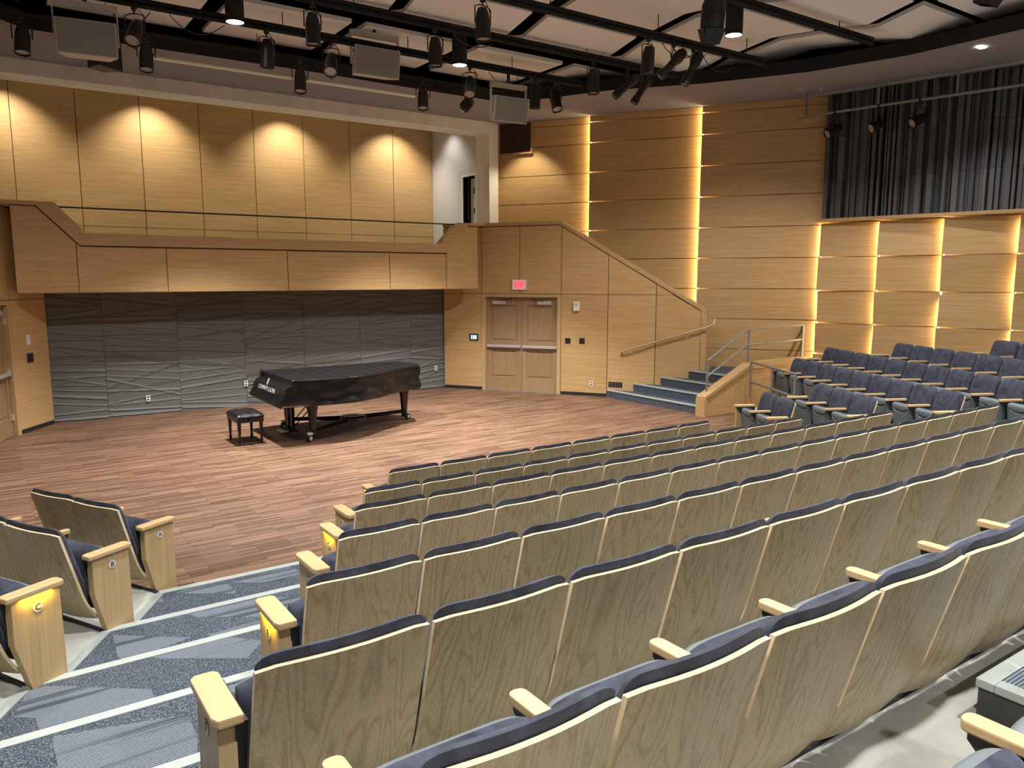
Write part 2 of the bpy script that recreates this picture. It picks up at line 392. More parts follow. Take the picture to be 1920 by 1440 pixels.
door_frame(d2, .96, 2.83, 2.18)
door_leaf(d2, .85, 2.10, Matrix.Translation((1.06, -.06, 0)) @ Matrix.Rotation(R(14), 4, 'Z'), 1)
door_leaf(d2, .85, 2.10, Matrix.Translation((1.895, -.075, 0)), -1)
for z in (.3, 1.05, 1.85):
    MB().box(1.046, 1.075, -.075, -.03, z-.05, z+.05).build('hinge', M['chrome'], d2)
MB().box(.96, 2.83, -1.6, -.10, -.02, .004).build('corridor_floor', M['bluecarpet'], d2)

# things on the splayed walls
def on_diag(Fm, t, z, y=.0):
    p = Fm @ Vector((t, y, z)); n = (Fm.to_3x3() @ Vector((0,1,0))); return wall_M(p, n)
ex = link('exit_sign', None, None); ex.matrix_world = on_diag(FR, 1.87, 2.385); tag(ex, 'red lit exit sign in a pale frame above the stage doors', 'exit sign')
MB().prism(rpoly(-.165, .165, -.11, .11, .01, 2), .002, .045).build('housing', M['white'], ex)
MB().box(-.125, .125, -.088, .088, .045, .048).build('sign_face', M['redface'], ex)
text_mesh('lettering', 'EXIT', .15, M['red'], ex, Matrix.Translation((0,0,.050)) @ Matrix.Diagonal((.72, 1.15, 1, 1)))
tp = link('touch_panel', None, None); tp.matrix_world = on_diag(FR, .76, 1.20); tag(tp, 'small lit blue touch control panel beside the stage doors', 'control panel')
MB().prism(rpoly(-.105, .105, -.075, .075, .008, 2), .001, .02).build('bezel', M['ink'], tp)
MB().box(-.075, .082, -.055, .055, .020, .022).build('screen', M['screen'], tp)
mb = MB()
for x, y, a, b in ((-.05, .03, .016, .016), (-.05, -.005, .016, .016), (-.05, -.038, .016, .012), (.01, .0, .028, .042), (.056, .0, .016, .042)): mb.box(x-a, x+a, y-b, y+b, .0222, .023)
mb.build('screen_icons', M['screenw'], tp)
for k, (t, z) in enumerate(((2.99, 1.18), (3.31, 1.185))):
    o = link('switch_plate', None, None); o.matrix_world = on_diag(FR, t, z); tag(o, ('black switch plate on wood wall right beside the stage doors' if k == 0 else 'black switch plate on wood wall, further from the stage doors'), 'switch plate', 'black switch plates by the stage doors')
    MB().prism(rpoly(-.06, .06, -.06, .06, .005, 2), .001, .008).build('plate', M['ink'], o)
    MB().box(-.032, -.008, -.018, .018, .008, .013).box(.010, .034, -.018, .018, .008, .013).build('rocker', M['blackm'], o)
o = link('motion_sensor', None, None); o.matrix_world = on_diag(FR, 3.19, 1.93); tag(o, 'white alarm strobe unit high on wood wall by the stage doors', 'alarm strobe')
MB().prism(rpoly(-.065, .065, -.10, .10, .02, 4), .001, .07).build('housing', M['white'], o, bevel=.012)
MB().box(-.03, .04, .01, .06, .07, .078).build('strobe_lens', M['chrome'], o)
o = outlet(None, on_diag(FR, 3.53, .27, .001), 'wall_outlet'); MB().box(-.018, .018, .012, .04, .008, .010).box(-.018, .018, -.04, -.012, .008, .010).build('socket', M['ink'], o)
tag(o, 'white socket outlet low on the wood wall right of the stage doors', 'outlet')
o = link('connector_plate', None, None); o.matrix_world = on_diag(FR, 4.06, .275); tag(o, 'wide black connector plate low on wood wall near the steps', 'connector plate')
MB().prism(rpoly(-.15, .15, -.055, .055, .005, 2), .001, .008).build('plate', M['ink'], o)
mb = MB()
for x in (-.11, -.06, .0, .05, .10):
    for y in (-.022, .022): mb.lathe([(.011, .008), (.011, .016)], 8, 0, Matrix.Translation((x, y, 0)))
mb.build('connector', M['steel'], o)
o = link('switch_plate', None, None); o.matrix_world = on_diag(FL, .56, 1.52); tag(o, 'slim white control plate on wood wall by the ajar door', 'switch plate')
MB().prism(rpoly(-.045, .045, -.085, .085, .006, 2), .001, .012).build('plate', M['white'], o)
o = link('switch_plate', None, None); o.matrix_world = on_diag(FL, .55, 1.22); tag(o, 'square black switch plate with steel rim by the ajar door', 'switch plate')
MB().prism(rpoly(-.095, .095, -.085, .085, .006, 2), .001, .006).build('rim', M['steel'], o)
MB().prism(rpoly(-.08, .08, -.07, .07, .004, 2), .006, .012).build('plate', M['ink'], o)
# handrail on the right wall
hr = link('handrail', None, None); hr.matrix_world = FR; tag(hr, 'pale wooden handrail rising along the wood wall beside the steps', 'handrail')
MB().tube([(4.19, .0, .90), (4.19, .06, .985), (4.22, .085, 1.0), (5.99, .085, 1.565), (6.06, .06, 1.60), (6.07, -.02, 1.66), (6.07, -.10, 1.70)], .021, 10).build('rail', M['arm'], hr, smooth=True)
for t in (4.42, 5.55):
    z = 1.0 + (t-4.22)*.565/1.77
    MB().tube([(t, 0, z-.09), (t, .05, z-.085), (t, .085, z-.02)], .008, 6).lathe([(.03, 0), (.03, .006)], 12, 0, Matrix.Translation((t, 0, z-.09)) @ Matrix.Rotation(-PI/2, 4, 'X')).build('bracket', M['chrome'], hr)

# ------------------------------------------------------------------ balcony
FN = 14.50
bal = thing('balcony', 'wood-panelled balcony with notched parapet and glass rail over the stage', 'balcony')
MB().box(.55, 9.05, FN+.02, 18.6, 2.31, 2.62).build('floor_slab', M['gap'], bal)
MB().box(-1.75, 10.25, 16.1, 18.59, 2.60, 2.626).box(.55, 9.05, FN+.2, 16.1, 2.62, 2.626).build('gallery_floor', M['concrete'], bal)
MB().box(.54, 9.07, FN+.02, GW+.04, 2.292, 2.309).build('underside', M['wall'], bal)
MB().prism([(.54,2.31),(9.07,2.31),(9.07,3.64),(8.82,3.64),(8.31,3.06),(1.44,3.06),(.86,3.66),(.54,3.66)], FN+.046, FN+.18, 'xz').build('parapet_core', M['gap'], bal)
MB().box(9.07, 9.09, FN+.014, FN+.6, 2.30, 3.64).box(.52, .54, FN+.014, FN+.6, 2.30, 3.66).build('end_return', M['wall'], bal)
XJ = [.52, 1.38, 2.74, 4.86, 6.97, 8.30, 9.09]; g = .007
for i, pl in enumerate(([(.52,2.30),(1.38-g,2.30),(1.38-g,3.11),(.86,3.648),(.52,3.66)], [(1.38+g,2.30),(2.74-g,2.30),(2.74-g,3.04),(1.44,3.04),(1.38+g,3.10)], [(2.74+g,2.30),(4.86-g,2.30),(4.86-g,3.04),(2.74+g,3.04)],
        [(4.86+g,2.30),(6.97-g,2.30),(6.97-g,3.035),(4.86+g,3.035)], [(6.97+g,2.30),(8.30-g,2.30),(8.30-g,3.035),(6.97+g,3.035)], [(8.30+g,2.30),(9.09,2.30),(9.09,3.625),(8.825,3.625),(8.30+g,3.04)])):
    MB().prism(pl, FN, FN+.014, 'xz').build('fascia_panel', M['wall'], bal)
top = [(.25,3.74),(1.11,3.74),(1.53,3.265),(8.15,3.245),(8.58,3.70),(9.26,3.72)]
bot = [(.25,3.675),(.862,3.675),(1.435,3.065),(8.315,3.06),(8.83,3.645),(9.26,3.66)]
mb = MB()
for i in range(5):
    mb.prism([bot[i], bot[i+1], top[i+1], top[i]], FN-.035, FN+.21, 'xz')
mb.build('cap', M['cap'], bal)
gl = MB().box(1.30, 8.42, FN+.10, FN+.112, 3.24, 3.66).build('glass_rail', M['glass'], bal)
MB().box(1.14, 8.55, FN+.09, FN+.122, 3.66, 3.685).build('top_rail', M['black'], bal)

# gallery behind the balcony
gal = struct('wall_gallery', label='tall vertical wood panels on the back wall of the gallery')
BW = 18.6
MB().box(-1.8, 10.4, BW+.046, BW+.18, 2.3, 6.75).build('backing', M['gap'], gal)
gx = [-1.6, -.40, .80, 1.94, 3.15, 4.35, 5.55, 6.73, 7.91, 9.10, 10.25]
for a, b in zip(gx, gx[1:]):
    for z0, z1 in ((2.62, 3.61), (3.62, 6.62)):
        MB().box(-(b-a)/2+.007, (b-a)/2-.007, -.007, .007, z0, z1).build('panel', M['wall'], gal, loc=((a+b)/2, BW+.007, 0))
tag(MB().box(10.25, 10.40, 16.1, 16.42, 2.3, 6.7).box(10.25, 10.40, 17.0, BW, 2.3, 6.7).box(10.25, 10.40, 16.42, 17.0, 5.02, 6.7).build('wall_gallery_end', M['greywall']), 'pale grey end wall of the gallery with a small door', None, None, 'structure')
tag(MB().box(-1.9, -1.75, 16.1, BW, 2.3, 6.7).build('wall_gallery_far_end', M['greywall']), None, None, None, 'structure')
tag(MB().box(-1.9, 10.4, 15.9, 18.75, 6.64, 6.75).build('ceiling_gallery', M['plaster']), None, None, None, 'structure')
d3 = struct('door_3', (10.25, 16.42, 2.62), label='pale framed door standing open at the gallery end')
MB().box(-.025, .14, -.06, 0, 0, 2.46).box(-.025, .14, .58, .64, 0, 2.46).box(-.025, .14, 0, .58, 2.40, 2.46).build('door_frame', M['plaster'], d3)
MB().box(.20, .24, .0, .56, 0, 2.38).build('door_leaf', M['white'], d3)
for z in (.5, 1.0, 1.5, 2.0): MB().box(.185, .20, .22, .40, z, z+.16).build('door_window', M['ink'], d3)
# gallery wall washers: recessed cans in the gallery ceiling
def spot(name, parent, loc, energy, size, blend, col=(1,.93,.84), rot=(0,0,0), rad=.05):
    l = bpy.data.lights.new(name, 'SPOT'); l.energy = energy; l.spot_size = R(size); l.spot_blend = blend; l.color = col; l.shadow_soft_size = rad
    return link(name, l, parent, loc, rot)
for i, x in enumerate((.60, 3.30, 6.25, 9.05)):
    can = thing('recessed_downlight', 'recessed downlight washing the gallery wood panels, %s from the ajar-door side' % ORD[i+1], 'downlight', (x, BW-.75, 6.638), 0, 'gallery downlights')
    MB().lathe([(.09, -.008), (.09, 0), (.06, 0), (.06, -.004)], 20).build('trim_ring', M['white'], can)
    MB().lathe([(.058, -.002), (.058, -.0015)], 20).build('lamp_lens', M['lens'], can)
    spot('downlight_lamp', can, (0, 0, -.02), WASH, 104, .75, (1, .90, .74), (R(10), 0, 0), .03)

can = thing('recessed_downlight', 'recessed downlight in the soffit washing the panels beside the white frame', 'downlight', (10.28, 14.55, 6.098))
MB().lathe([(.07, -.006), (.07, 0), (.05, 0), (.05, -.003)], 20).build('trim_ring', M['white'], can)
MB().lathe([(.048, -.002), (.048, -.0015)], 20).build('lamp_lens', M['lens'], can)
can2 = thing('recessed_downlight', 'recessed downlight by the pale grey end wall of the gallery', 'downlight', (9.72, 17.5, 6.638))
MB().lathe([(.09, -.008), (.09, 0), (.06, 0), (.06, -.004)], 20).build('trim_ring', M['white'], can2)
MB().lathe([(.058, -.002), (.058, -.0015)], 20).build('lamp_lens', M['lens'], can2)
spot('downlight_lamp', can2, (0, 0, -.02), WASH*.33, 100, .7, (1, .95, .88), (0, 0, 0), .03)
spot('downlight_lamp', can, (0, 0, -.02), WASH*.6, 92, .5, (1, .86, .62), (0, 0, 0), .03)
# white proscenium frame
PF = 15.50
pro = struct('trim_1', label='white plastered proscenium frame around the gallery opening')
MB().box(-2.3, 10.30, PF, PF+.58, 5.86, 6.64).build('header', M['plaster'], pro)
MB().box(10.05, 10.30, PF, PF+.58, 2.3, 5.86).build('jamb', M['plaster'], pro)
MB().box(-.55, -.30, PF, PF+.58, 2.3, 5.86).build('jamb', M['plaster'], pro)

# ------------------------------------------------------------------ main right wall: sawtooth veneer panels with cove light
W0 = Vector((10.30, 15.75, 0)); W3 = Vector((14.20, 9.50, 0))
dW = (W3-W0).normalized(); nW = Vector((dW.y, -dW.x, 0)); LW = (W3-W0).length
W2d = Vector((math.cos(R(-78)), math.sin(R(-78)), 0)); nW2 = Vector((W2d.y, -W2d.x, 0))
ws = struct('wall_side', label='side wall of horizontal veneer panels with glowing vertical coves')
MB().prism([(0,0),(LW+.4,0),(LW+.4,.15),(0,.15)], 0, 6.3, 'xy', 0, frame(W0 - nW*.03, dW, -nW, Vector((0,0,1)))).build('backing', M['gap'], ws)
ZJ = [.38, 1.03, 1.67, 2.31, 2.95, 3.59, 4.23, 4.87, 5.51, 5.95, 6.10]
def seg_panel(p, d, n, a0, a1, o0, o1, z0, z1, tilt=0, parent=None, name='panel', m=None):
    """veneer board between stations a0..a1 of a wall line, standing o0 / o1 off it at its ends"""
    A = p + d*a0 + n*o0; B = p + d*a1 + n*o1; x = (B-A).normalized(); L = (B-A).length
    y = Vector((-x.y, x.x, 0)); 
    if y.dot(n) < 0: y = -y
    c = (A+B)/2; hz = (z1-z0)/2 - .007
    mb = MB(); vs = [Vector((sx*(L/2-.003), (t + tilt*(1 if sz > 0 else -1)), sz*hz)) for t in (-.018, 0) for sz in (-1, 1) for sx in (-1, 1)]
    mb.add(vs, [(0,1,3,2),(4,6,7,5),(0,4,5,1),(2,3,7,6),(0,2,6,4),(1,5,7,3)])
    return mb.build(name, m or M['wall'], parent, M=frame((c.x, c.y, (z0+z1)/2), x, y, Vector((0,0,1)) if x.cross(y).z > 0 else Vector((0,0,1))))
secs = [(0, 2.445), (2.445, 4.90), (4.90, 7.37)]
for k, (a, b) in enumerate(secs):
    for z0, z1 in zip(ZJ, ZJ[1:]):
        pr = .16 if k else .03
        if k == 0 and 5.40 < z1 <= 5.96 and z0 > 5.3:
            pass
        seg_panel(W0, dW, nW, a+.012, b, pr, .028, z0, z1, 0, ws)
for k, (a, b) in enumerate(secs[1:]):
    zt = 6.09
    MB().box(-.008, .008, -.006, .006, .3, zt).build('cove_led_strip', M['led'], ws, M=frame(W0 + dW*(a+.030) + nW*.105, dW, nW, Vector((0,0,1))))
# return-air grille near the proscenium
gg = link('wall_grille', None, None); gg.matrix_world = wall_M(W0 + dW*.62 + nW*.03 + Vector((0,0,5.75)), nW); tag(gg, 'dark wood framed return-air grille high beside the white frame', 'grille')
MB().box(-.40, .40, -.36, .36, .0, .03).build('dark_panel', M['grillewood'], gg)
MB().box(-.43, .43, .33, .37, 0, .06).box(-.43, .43, -.37, -.33, 0, .06).box(-.43, -.39, -.33, .33, 0, .06).box(.39, .43, -.33, .33, 0, .06).build('wood_frame', M['doorwood'], gg)
for i in range(15): MB().box(-.39, .39, -.31+i*.043, -.306+i*.043, .03, .036).build('grille_bar', M['grillewood'], gg)

# lower wall beyond: individually tilted panels, ledge and dark slats above
w2 = struct('wall_side_low', label='faceted wood panel wall below the dark slats with glowing edges')
MB().prism([(-.05,0),(6.2,0),(6.2,.15),(-.05,.15)], 0, 6.3, 'xy', 0, frame(W3 - nW2*.06, W2d, -nW2, Vector((0,0,1)))).build('backing', M['gap'], w2)
ST = [0, 1.12, 2.25, 3.42, 4.6, 5.8]
ZL = [.36, 1.00, 1.63, 2.28, 2.95, 3.62]
rd = random.Random(5)
TILT = {(0,4): -.01, (1,4): -.035, (2,4): -.035, (1,3): .005, (2,3): .03, (1,2): .03, (2,2): -.03, (1,1): -.025, (0,2): .015}
for k in range(5):
    for j in range(5):
        pr = .13 + (.05 if (k+j) % 3 == 0 else 0) + rd.uniform(-.02, .02)
        seg_panel(W3, W2d, nW2, ST[k]+.012, ST[k+1], pr, .03 + rd.uniform(0, .035), ZL[j], ZL[j+1], TILT.get((k, j), rd.uniform(-.02, .02)), w2)
    MB().box(-.008, .008, -.006, .006, .3, 3.6).build('cove_led_strip' if k < 4 else 'cove_led_strip_offscreen', M['led'], w2, M=frame(W3 + W2d*(ST[k]+.032) + nW2*(.085), W2d, nW2, Vector((0,0,1))))
MB().box(-.05, 6.2, -.02, .26, 3.64, 3.70).build('ledge', M['cap'], w2, M=frame(W3, W2d, nW2, Vector((0,0,1))))
sl = struct('wall_slats', label='wall of dark vertical felt slats of uneven width')
rd = random.Random(3); a = .0
while a < 4.9:
    wd = rd.choice((.03, .035, .045, .055, .07, .10)); dp = rd.choice((.03, .08, .13, .20))
    for z0, z1 in ((3.705, 4.42), (4.425, 5.25), (5.255, 6.09)):
        MB().box(a+.004, a+wd-.004, .0, dp, z0, z1).build('slat', M['slat'], sl, M=frame(W3, W2d, nW2, Vector((0,0,1))))
    a += wd + rd.choice((.004, .012, .03, .05))
tag(MB().prism([(0,0),(5.2,0),(5.2,.04),(0,.04)], 3.7, 6.1, 'xy', 0, frame(W3 + nW2*.0, W2d, -nW2, Vector((0,0,1)))).build('backing', M['slat'], sl), None)

# ------------------------------------------------------------------ steps to the landing, knee wall, rails
st = thing('staircase', 'short carpeted flight of four steps beside the stage with pale nosings', 'staircase')
ZR = .165; SX = [10.95, 11.27, 11.59, 11.91]
def wall_n(x):  # y on the splayed wall at x
    return G0.y + (x-G0.x)*(G1.y-G0.y)/(G1.x-G0.x)
for k in range(4):
    x0 = SX[k]; x1 = SX[k+1] if k < 3 else 13.95
    poly = [(x0, 9.66), (x1, 9.66), (x1, wall_n(x1)-.02), (x0, wall_n(x0)-.02)]
    if k == 3: poly = [(x0, 9.66), (13.85, 9.66), (12.95, 11.15), (12.12, 10.55), (x0, wall_n(x0)-.02)]
    MB().prism(poly, 0, ZR*(k+1)-.012).build('step' if k < 3 else 'landing', M['carpet'], st)
    MB().box(x0-.015, x0+.045, 9.66, wall_n(x0)-.03, ZR*(k+1)-.030, ZR*(k+1)).build('nosing', M['nosing'], st, bevel=.006)
fl = struct('floor_gallery_stair', label='carpeted stair climbing to the gallery behind the splayed wall')
for k in range(11):
    t1 = DL-.15-k*.285; A = FR @ Vector((t1, -.16, 0)); 
    Mx = frame(FR @ Vector((0,0,0)), dR, nR, Vector((0,0,1)))
    MB().box(t1-.285, t1, -1.28, -.16, .3+.1*k, .66+(k+1)*.18).build('step', M['carpet'], fl, M=Mx)
    MB().box(t1-.04, t1+.01, -1.28, -.16, .66+(k+1)*.18, .66+(k+1)*.18+.012).build('nosing', M['nosing'], fl, M=Mx)
kw = thing('knee_wall', 'low wood knee wall with sloping cap along the steps', 'knee wall')
KP = [(10.87, 0), (12.15, 0), (12.15, .84), (12.10, .84), (10.87, .31)]
MB().prism(KP, 9.49, 9.65, 'xz').build('sloped_panel', M['wall'], kw)
MB().prism([(10.83, .30), (10.83, .37), (12.12, .915), (12.15, .915), (12.15, .835), (12.11, .835)], 9.46, 9.68, 'xz').build('sloped_cap', M['cap'], kw, bevel=.004)
MB().box(10.82, 10.90, 9.46, 9.68, 0, .32).build('end_post', M['cap'], kw)
# flat part runs on to the side wall in a shallow curve
pts = [(12.15 + 1.85*i/8, 9.57 + .10*math.sin(PI*i/8*.5)) for i in range(9)]
mb = MB(); mc = MB()
for (xa, ya), (xb, yb) in zip(pts, pts[1:]):
    mb.prism([(xa, ya-.08), (xb, yb-.08), (xb, yb+.08), (xa, ya+.08)], 0, .80); mc.prism([(xa, ya-.11), (xb, yb-.11), (xb, yb+.11), (xa, ya+.11)], .802, .915)
mb.build('curved_panel', M['wall'], kw); mc.build('curved_cap', M['cap'], kw)
rl = thing('stair_railing', 'grey steel pipe railing along the knee wall and landing', 'railing')
Y = 9.60
for zo in (0, -.30):
    z0 = .43 if zo else .40
    MB().tube([(11.02, Y, .40+.62+zo), (12.10, Y, 1.56+zo), (14.0, Y+.09, 1.57+zo)], .021, 10).build('rail', M['steel'], rl, smooth=True)
MB().tube([(11.02, Y, .42), (11.02, Y, 1.03)], .022, 10).lathe([(.05, .415), (.05, .43)], 14, 0, Matrix.Translation((11.02, Y, 0))).build('post', M['steel'], rl, smooth=True)
MB().tube([(12.17, Y, .915), (12.17, Y, 1.56)], .022, 10).build('post', M['steel'], rl, smooth=True)
MB().box(13.97, 14.03, Y+.07, Y+.10, .915, 1.57).build('post', M['steel'], rl)
MB().tube([(12.17, Y, .93), (12.21, Y, .93)], .022, 8).build('bracket', M['steel'], rl)
gd = thing('guard_railing', 'grey steel two-bar guard railing in front of side row C', 'railing')
A = Vector((12.02, 9.40, 0)); B = Vector((11.05, 7.75, 0))
for z in (.95, .57): MB().tube([A+Vector((0,0,z)), B+Vector((0,0,z+.01))], .021, 10).build('rail', M['steel'], gd, smooth=True)
for q in (0, .52, 1):
    P = A.lerp(B, q); MB().tube([P+Vector((0,0,.254)), P+Vector((0,0,.95))], .022, 10).build('post', M['steel'], gd, smooth=True)

# ------------------------------------------------------------------ seating tiers
RISE = .127; NOS = [6.245 - .79*k for k in range(11)]; STEP = .79
ti = struct('floor_tiers', label='stepped pale concrete seating tiers')
CL = [(.986 - .464*k, 6.245-.79*k) for k in range(11)]          # aisle corner of each tier, left side
RSIN, RCOS = .462, .887
def blk(s, off, side):
    x = s*RSIN + off*RCOS; y = s*RCOS - off*RSIN
    return ((x, y) if side == 'right' else (9.9-x, y))
for k in range(9):
    z1 = RISE*(k+1); z0 = z1-RISE
    xl = CL[k][0]; xr = 9.9-xl
    # centre: everything behind the nosing
    P = [(xl-.0, NOS[k]), (xl-.464*1.0, NOS[k]-.79), (xl-.464, -8), (xr+.464, -8), (xr+.464, NOS[k]-.79), (xr, NOS[k])]
    MB().prism(P[::-1], z0, z1-.004).build('tier', M['concrete'], ti)
    MB().box(xl, xr, NOS[k]-.028, NOS[k]+.004, z1-.004, z1+.004).build('edge_strip', M['blackm'], ti)
    for side in ('left', 'right'):
        c = CL[k] if side == 'left' else (9.9-CL[k][0], CL[k][1])
        E = 9.9-c[0] if side == 'left' else c[0]
        off = E*RCOS - c[1]*RSIN; s0 = E*RSIN + c[1]*RCOS
        zz1, zz0 = z1, z0
        if side == 'right' and k >= 2: zz1 = .254 + (k-1)*.149; zz0 = zz1-.149
        smax = 12.9 if k >= 1 else 11.0
        pl = [blk(s0, off, 'right'), blk(smax, off, 'right'), blk(smax, off+6, 'right'), blk(s0-3.9, off+6.7, 'right')]
        # follow the aisle line on the aisle side
        pl[3] = (9.9-(CL[k][0]-.464*7), CL[k][1]-.79*7)
        pl = clip(pl, 0, 9.44, 0, 1)
        q = W3 + nW2*.02; pl = clip(pl, q.x, q.y, -nW2.x, -nW2.y)
        q = W3 + nW*.02; pl = clip(pl, q.x, q.y, -nW.x, -nW.y)
        if len(pl) < 3: continue
        if side == 'left': pl = [(9.9-x, y) for x, y in pl][::-1]
        MB().prism(pl, zz0, zz1-.004).build('tier', M['concrete'], ti)
        a = Vector((*blk(s0, off, side), 0)); b2 = Vector((*blk(smax, off, side), 0)); d = (b2-a).normalized(); n = Vector((-d.y, d.x, 0))
        if n.dot(Vector((AX, 12, 0))-a) < 0: n = -n
        MB().box(0, min((b2-a).length, 9), -.028, .004, zz1-.004, zz1+.004).build('edge_strip', M['blackm'], ti, M=frame(a, d, n, Vector((0,0,1))))
# aisle carpets: treads, nosings, trims (left aisle is the one in view; right aisle mirrored)
for side in ('left', 'right'):
    ac = struct('floor_aisle', label='blue-grey patterned carpet on the stepped aisle '+('beside the lettered end panels' if side == 'left' else 'below the side seating block'))
    mx = (lambda p: p) if side == 'left' else (lambda p: (9.9-p[0], p[1]))
    for k in range(8):
        z = RISE*(k+1); n0, n1 = NOS[k], NOS[k]-STEP
        er = lambda y: 2.05 + (y-5.4)*.55
        P = [(CL[k][0]+.03, n0-.03), (CL[k+1][0]+.03, n1), (er(n1)+.12, n1), (er(n0)+.12, n0-.03)]
        P = [mx(p) for p in P];  P = P if side == 'left' else P[::-1]
        MB().prism(P, z-.004, z+.002).build('tread_carpet', M['carpet'], ac)
        a = mx((CL[k][0]-.01, n0)); b = mx((er(n0)+.12, n0)); x0, x1 = sorted((a[0], b[0]))
        MB().box(x0, x1, n0-.052, n0+.012, z-.03, z+.008).build('nosing', M['nosing'], ac, bevel=.004)
        MB().box(x0, x1, n0+.001, n0+.006, z-RISE, z-.03).build('riser', M['carpet'], ac)
        A = Vector((*mx((CL[k][0], n0-.03)), z)); B = Vector((*mx((CL[k+1][0]+.04, n1+.02)), z)); d = (B-A).normalized(); nn = Vector((-d.y, d.x, 0))
        MB().box(0, (B-A).length, -.028, .028, -.004, .007).build('edge_trim', M['trim'], ac, M=frame(A, d, nn, Vector((0,0,1))))
    if side == 'left':
        INL = [(1, [(1.08, 6.17), (1.46, 6.13), (1.47, 5.87), (1.10, 6.12)]), (1, [(1.48, 6.12), (1.98, 6.18), (2.06, 5.92), (1.72, 5.95)]), (1, [(.93, 6.05), (.98, 6.165), (.97, 6.02)]),
               (2, [(1.02, 5.39), (1.53, 5.385), (1.80, 5.20), (1.43, 5.06), (1.06, 5.305)]), (2, [(.55, 5.34), (.953, 5.02), (.57, 4.90), (.53, 5.0)]), (2, [(1.05, 5.0), (1.5, 5.02), (1.6, 4.80), (1.2, 4.72)]),
               (3, [(.66, 4.61), (1.10, 4.61), (1.25, 4.45), (1.109, 4.285), (.70, 4.56)]), (3, [(.06, 4.60), (.17, 4.57), (.594, 4.233), (.593, 4.126), (.08, 4.134), (.073, 4.26), (-.02, 4.34)]), (3, [(.80, 4.05), (1.2, 4.12), (1.15, 3.95)]),
               (4, [(.126, 3.80), (.618, 3.659), (.66, 3.556), (.648, 3.399), (.613, 3.239), (.131, 3.20), (.119, 3.716)]), (4, [(.866, 3.80), (1.004, 3.80), (.966, 3.69), (.861, 3.735)]), (5, [(-.45, 2.95), (.10, 2.95), (.25, 2.60), (-.3, 2.45)])]
        for k, poly in INL:
            MB().prism(poly[::-1] if sum((b[0]-a[0])*(b[1]+a[1]) for a, b in zip(poly, poly[1:]+poly[:1])) > 0 else poly, RISE*k+.002, RISE*k+.0035).build('carpet_inlay', M['inlay'], ac)
# raised carpeted cross-aisle platform behind row G
pf = thing('aisle_platform', 'raised carpeted platform corner with grey metal edge behind row G', 'platform', (3.02, 1.25, .889))
MB().box(0, 4.6, -2.6, 0, -.02, .12).build('body', M['riser'], pf)
MB().box(-.008, 4.6, -.055, .010, .118, .152).box(-.008, .055, -2.6, -.055, .118, .152).build('metal_edge', M['nosing'], pf, bevel=.006)
MB().box(.055, 4.6, -2.6, -.055, .12, .150).build('carpet_top', M['inlay'], pf)

# ------------------------------------------------------------------ theatre seats
CM = {}
def ease(t): return (1-math.cos(PI*t))/2
def eased(fn, q): return lambda u, v: fn(ease(u), ease(v), q)
def seat_meshes(wd):
    key = round(wd, 3)
    if key in CM: return CM[key]
    hw = (wd-.018)/2; d = {}
    ZT, ZB = .84, .185
    def sy(z):
        y = .185*(ZT-z)/(ZT-ZB)
        if z < .40: y += .055*((.40-z)/.215)**2
        return y
    def shell(u, v, off):
        U = 2*u-1; zb = ZB + .025*abs(U)**2; zt = ZT - .012*abs(U)**8
        z = zb + (zt-zb)*v
        return (hw*U, sy(z) - .030*(1-U*U) + off, z)
    b_ = MB().slab(lambda u, v: shell(u, v, 0), lambda u, v: shell(u, v, .018), 10, 10, 0, 1)
    d['back'] = b_.mesh('seat_back', [M['back'], M['edge']], True)
    def pad(u, v, front):
        U = 2*u-1; zt = .872 - .03*abs(U)**12; zb = .40; z = zb + (zt-zb)*v
        e = max(0, 1-abs(U)**10)**.5 * max(0, 1-abs(2*v-1)**7)**.5
        zc = min(z, .84)
        return ((hw-.004)*U, sy(zc) - .030*(1-U*U) + .021 + (.062*e if front else 0), z)
    d['pad'] = MB().slab(eased(pad, 1), eased(pad, 0), 16, 14).mesh('back_cushion', M['navy'], True)
    sw = wd/2-.034
    def cush(u, v, front):
        U = 2*u-1; V = 2*v-1; e = max(0, 1-abs(U)**8)**.5*max(0, 1-abs(V)**8)**.5
        z = .45 + .20*V - .02*abs(U)**6*(V > 0); y = .305 + .05*(V*.5+.5) - .02
        return (sw*U, y - (.085*e if front else 0), z)
    d['cush'] = MB().slab(eased(cush, 1), eased(cush, 0), 14, 12).mesh('seat_cushion', M['navy'], True)
    def pan(u, v, front):
        U = 2*u-1; V = 2*v-1; e = max(0, 1-abs(U)**10)**.5*max(0, 1-abs(V)**10)**.5
        z = .435 + .205*V - .015*abs(U)**8*(V > 0); x = sw*U*(1 - .10*(1-v)**2); y = .286 + .05*(V*.5+.5)
        if not front: return (x, y, z)
        q = x/(sw*.72); g = 0
        if abs(q) < 1: g = max(g, 1 - abs(z - (.575 - .035*(1-q*q)))/(.006 + .010*(1-q*q)))      # curved hand grip
        if .27 < z < .585: g = max(g, .6*(1 - abs(abs(q) - 1.06)/.045))                          # seam of the inset panel
        return (x, y + .060*e - .026*max(0, min(1, g*1.6)), z)
    d['pan'] = MB().slab(eased(pan, 1), eased(pan, 0), 44, 80).mesh('seat_pan', M['pan'], True)
    CM[key] = d; return d
ARM = MB().prism(rpoly(-.028, .028, .135, .45, .022, 4), .639, .667).mesh('armrest', M['arm'], False, .005)
BRK = MB().prism([(.15, .638), (.19, .46), (.24, .43), (.43, .620), (.43, .638)], -.018, .018, 'yz').mesh('arm_bracket', M['black'])
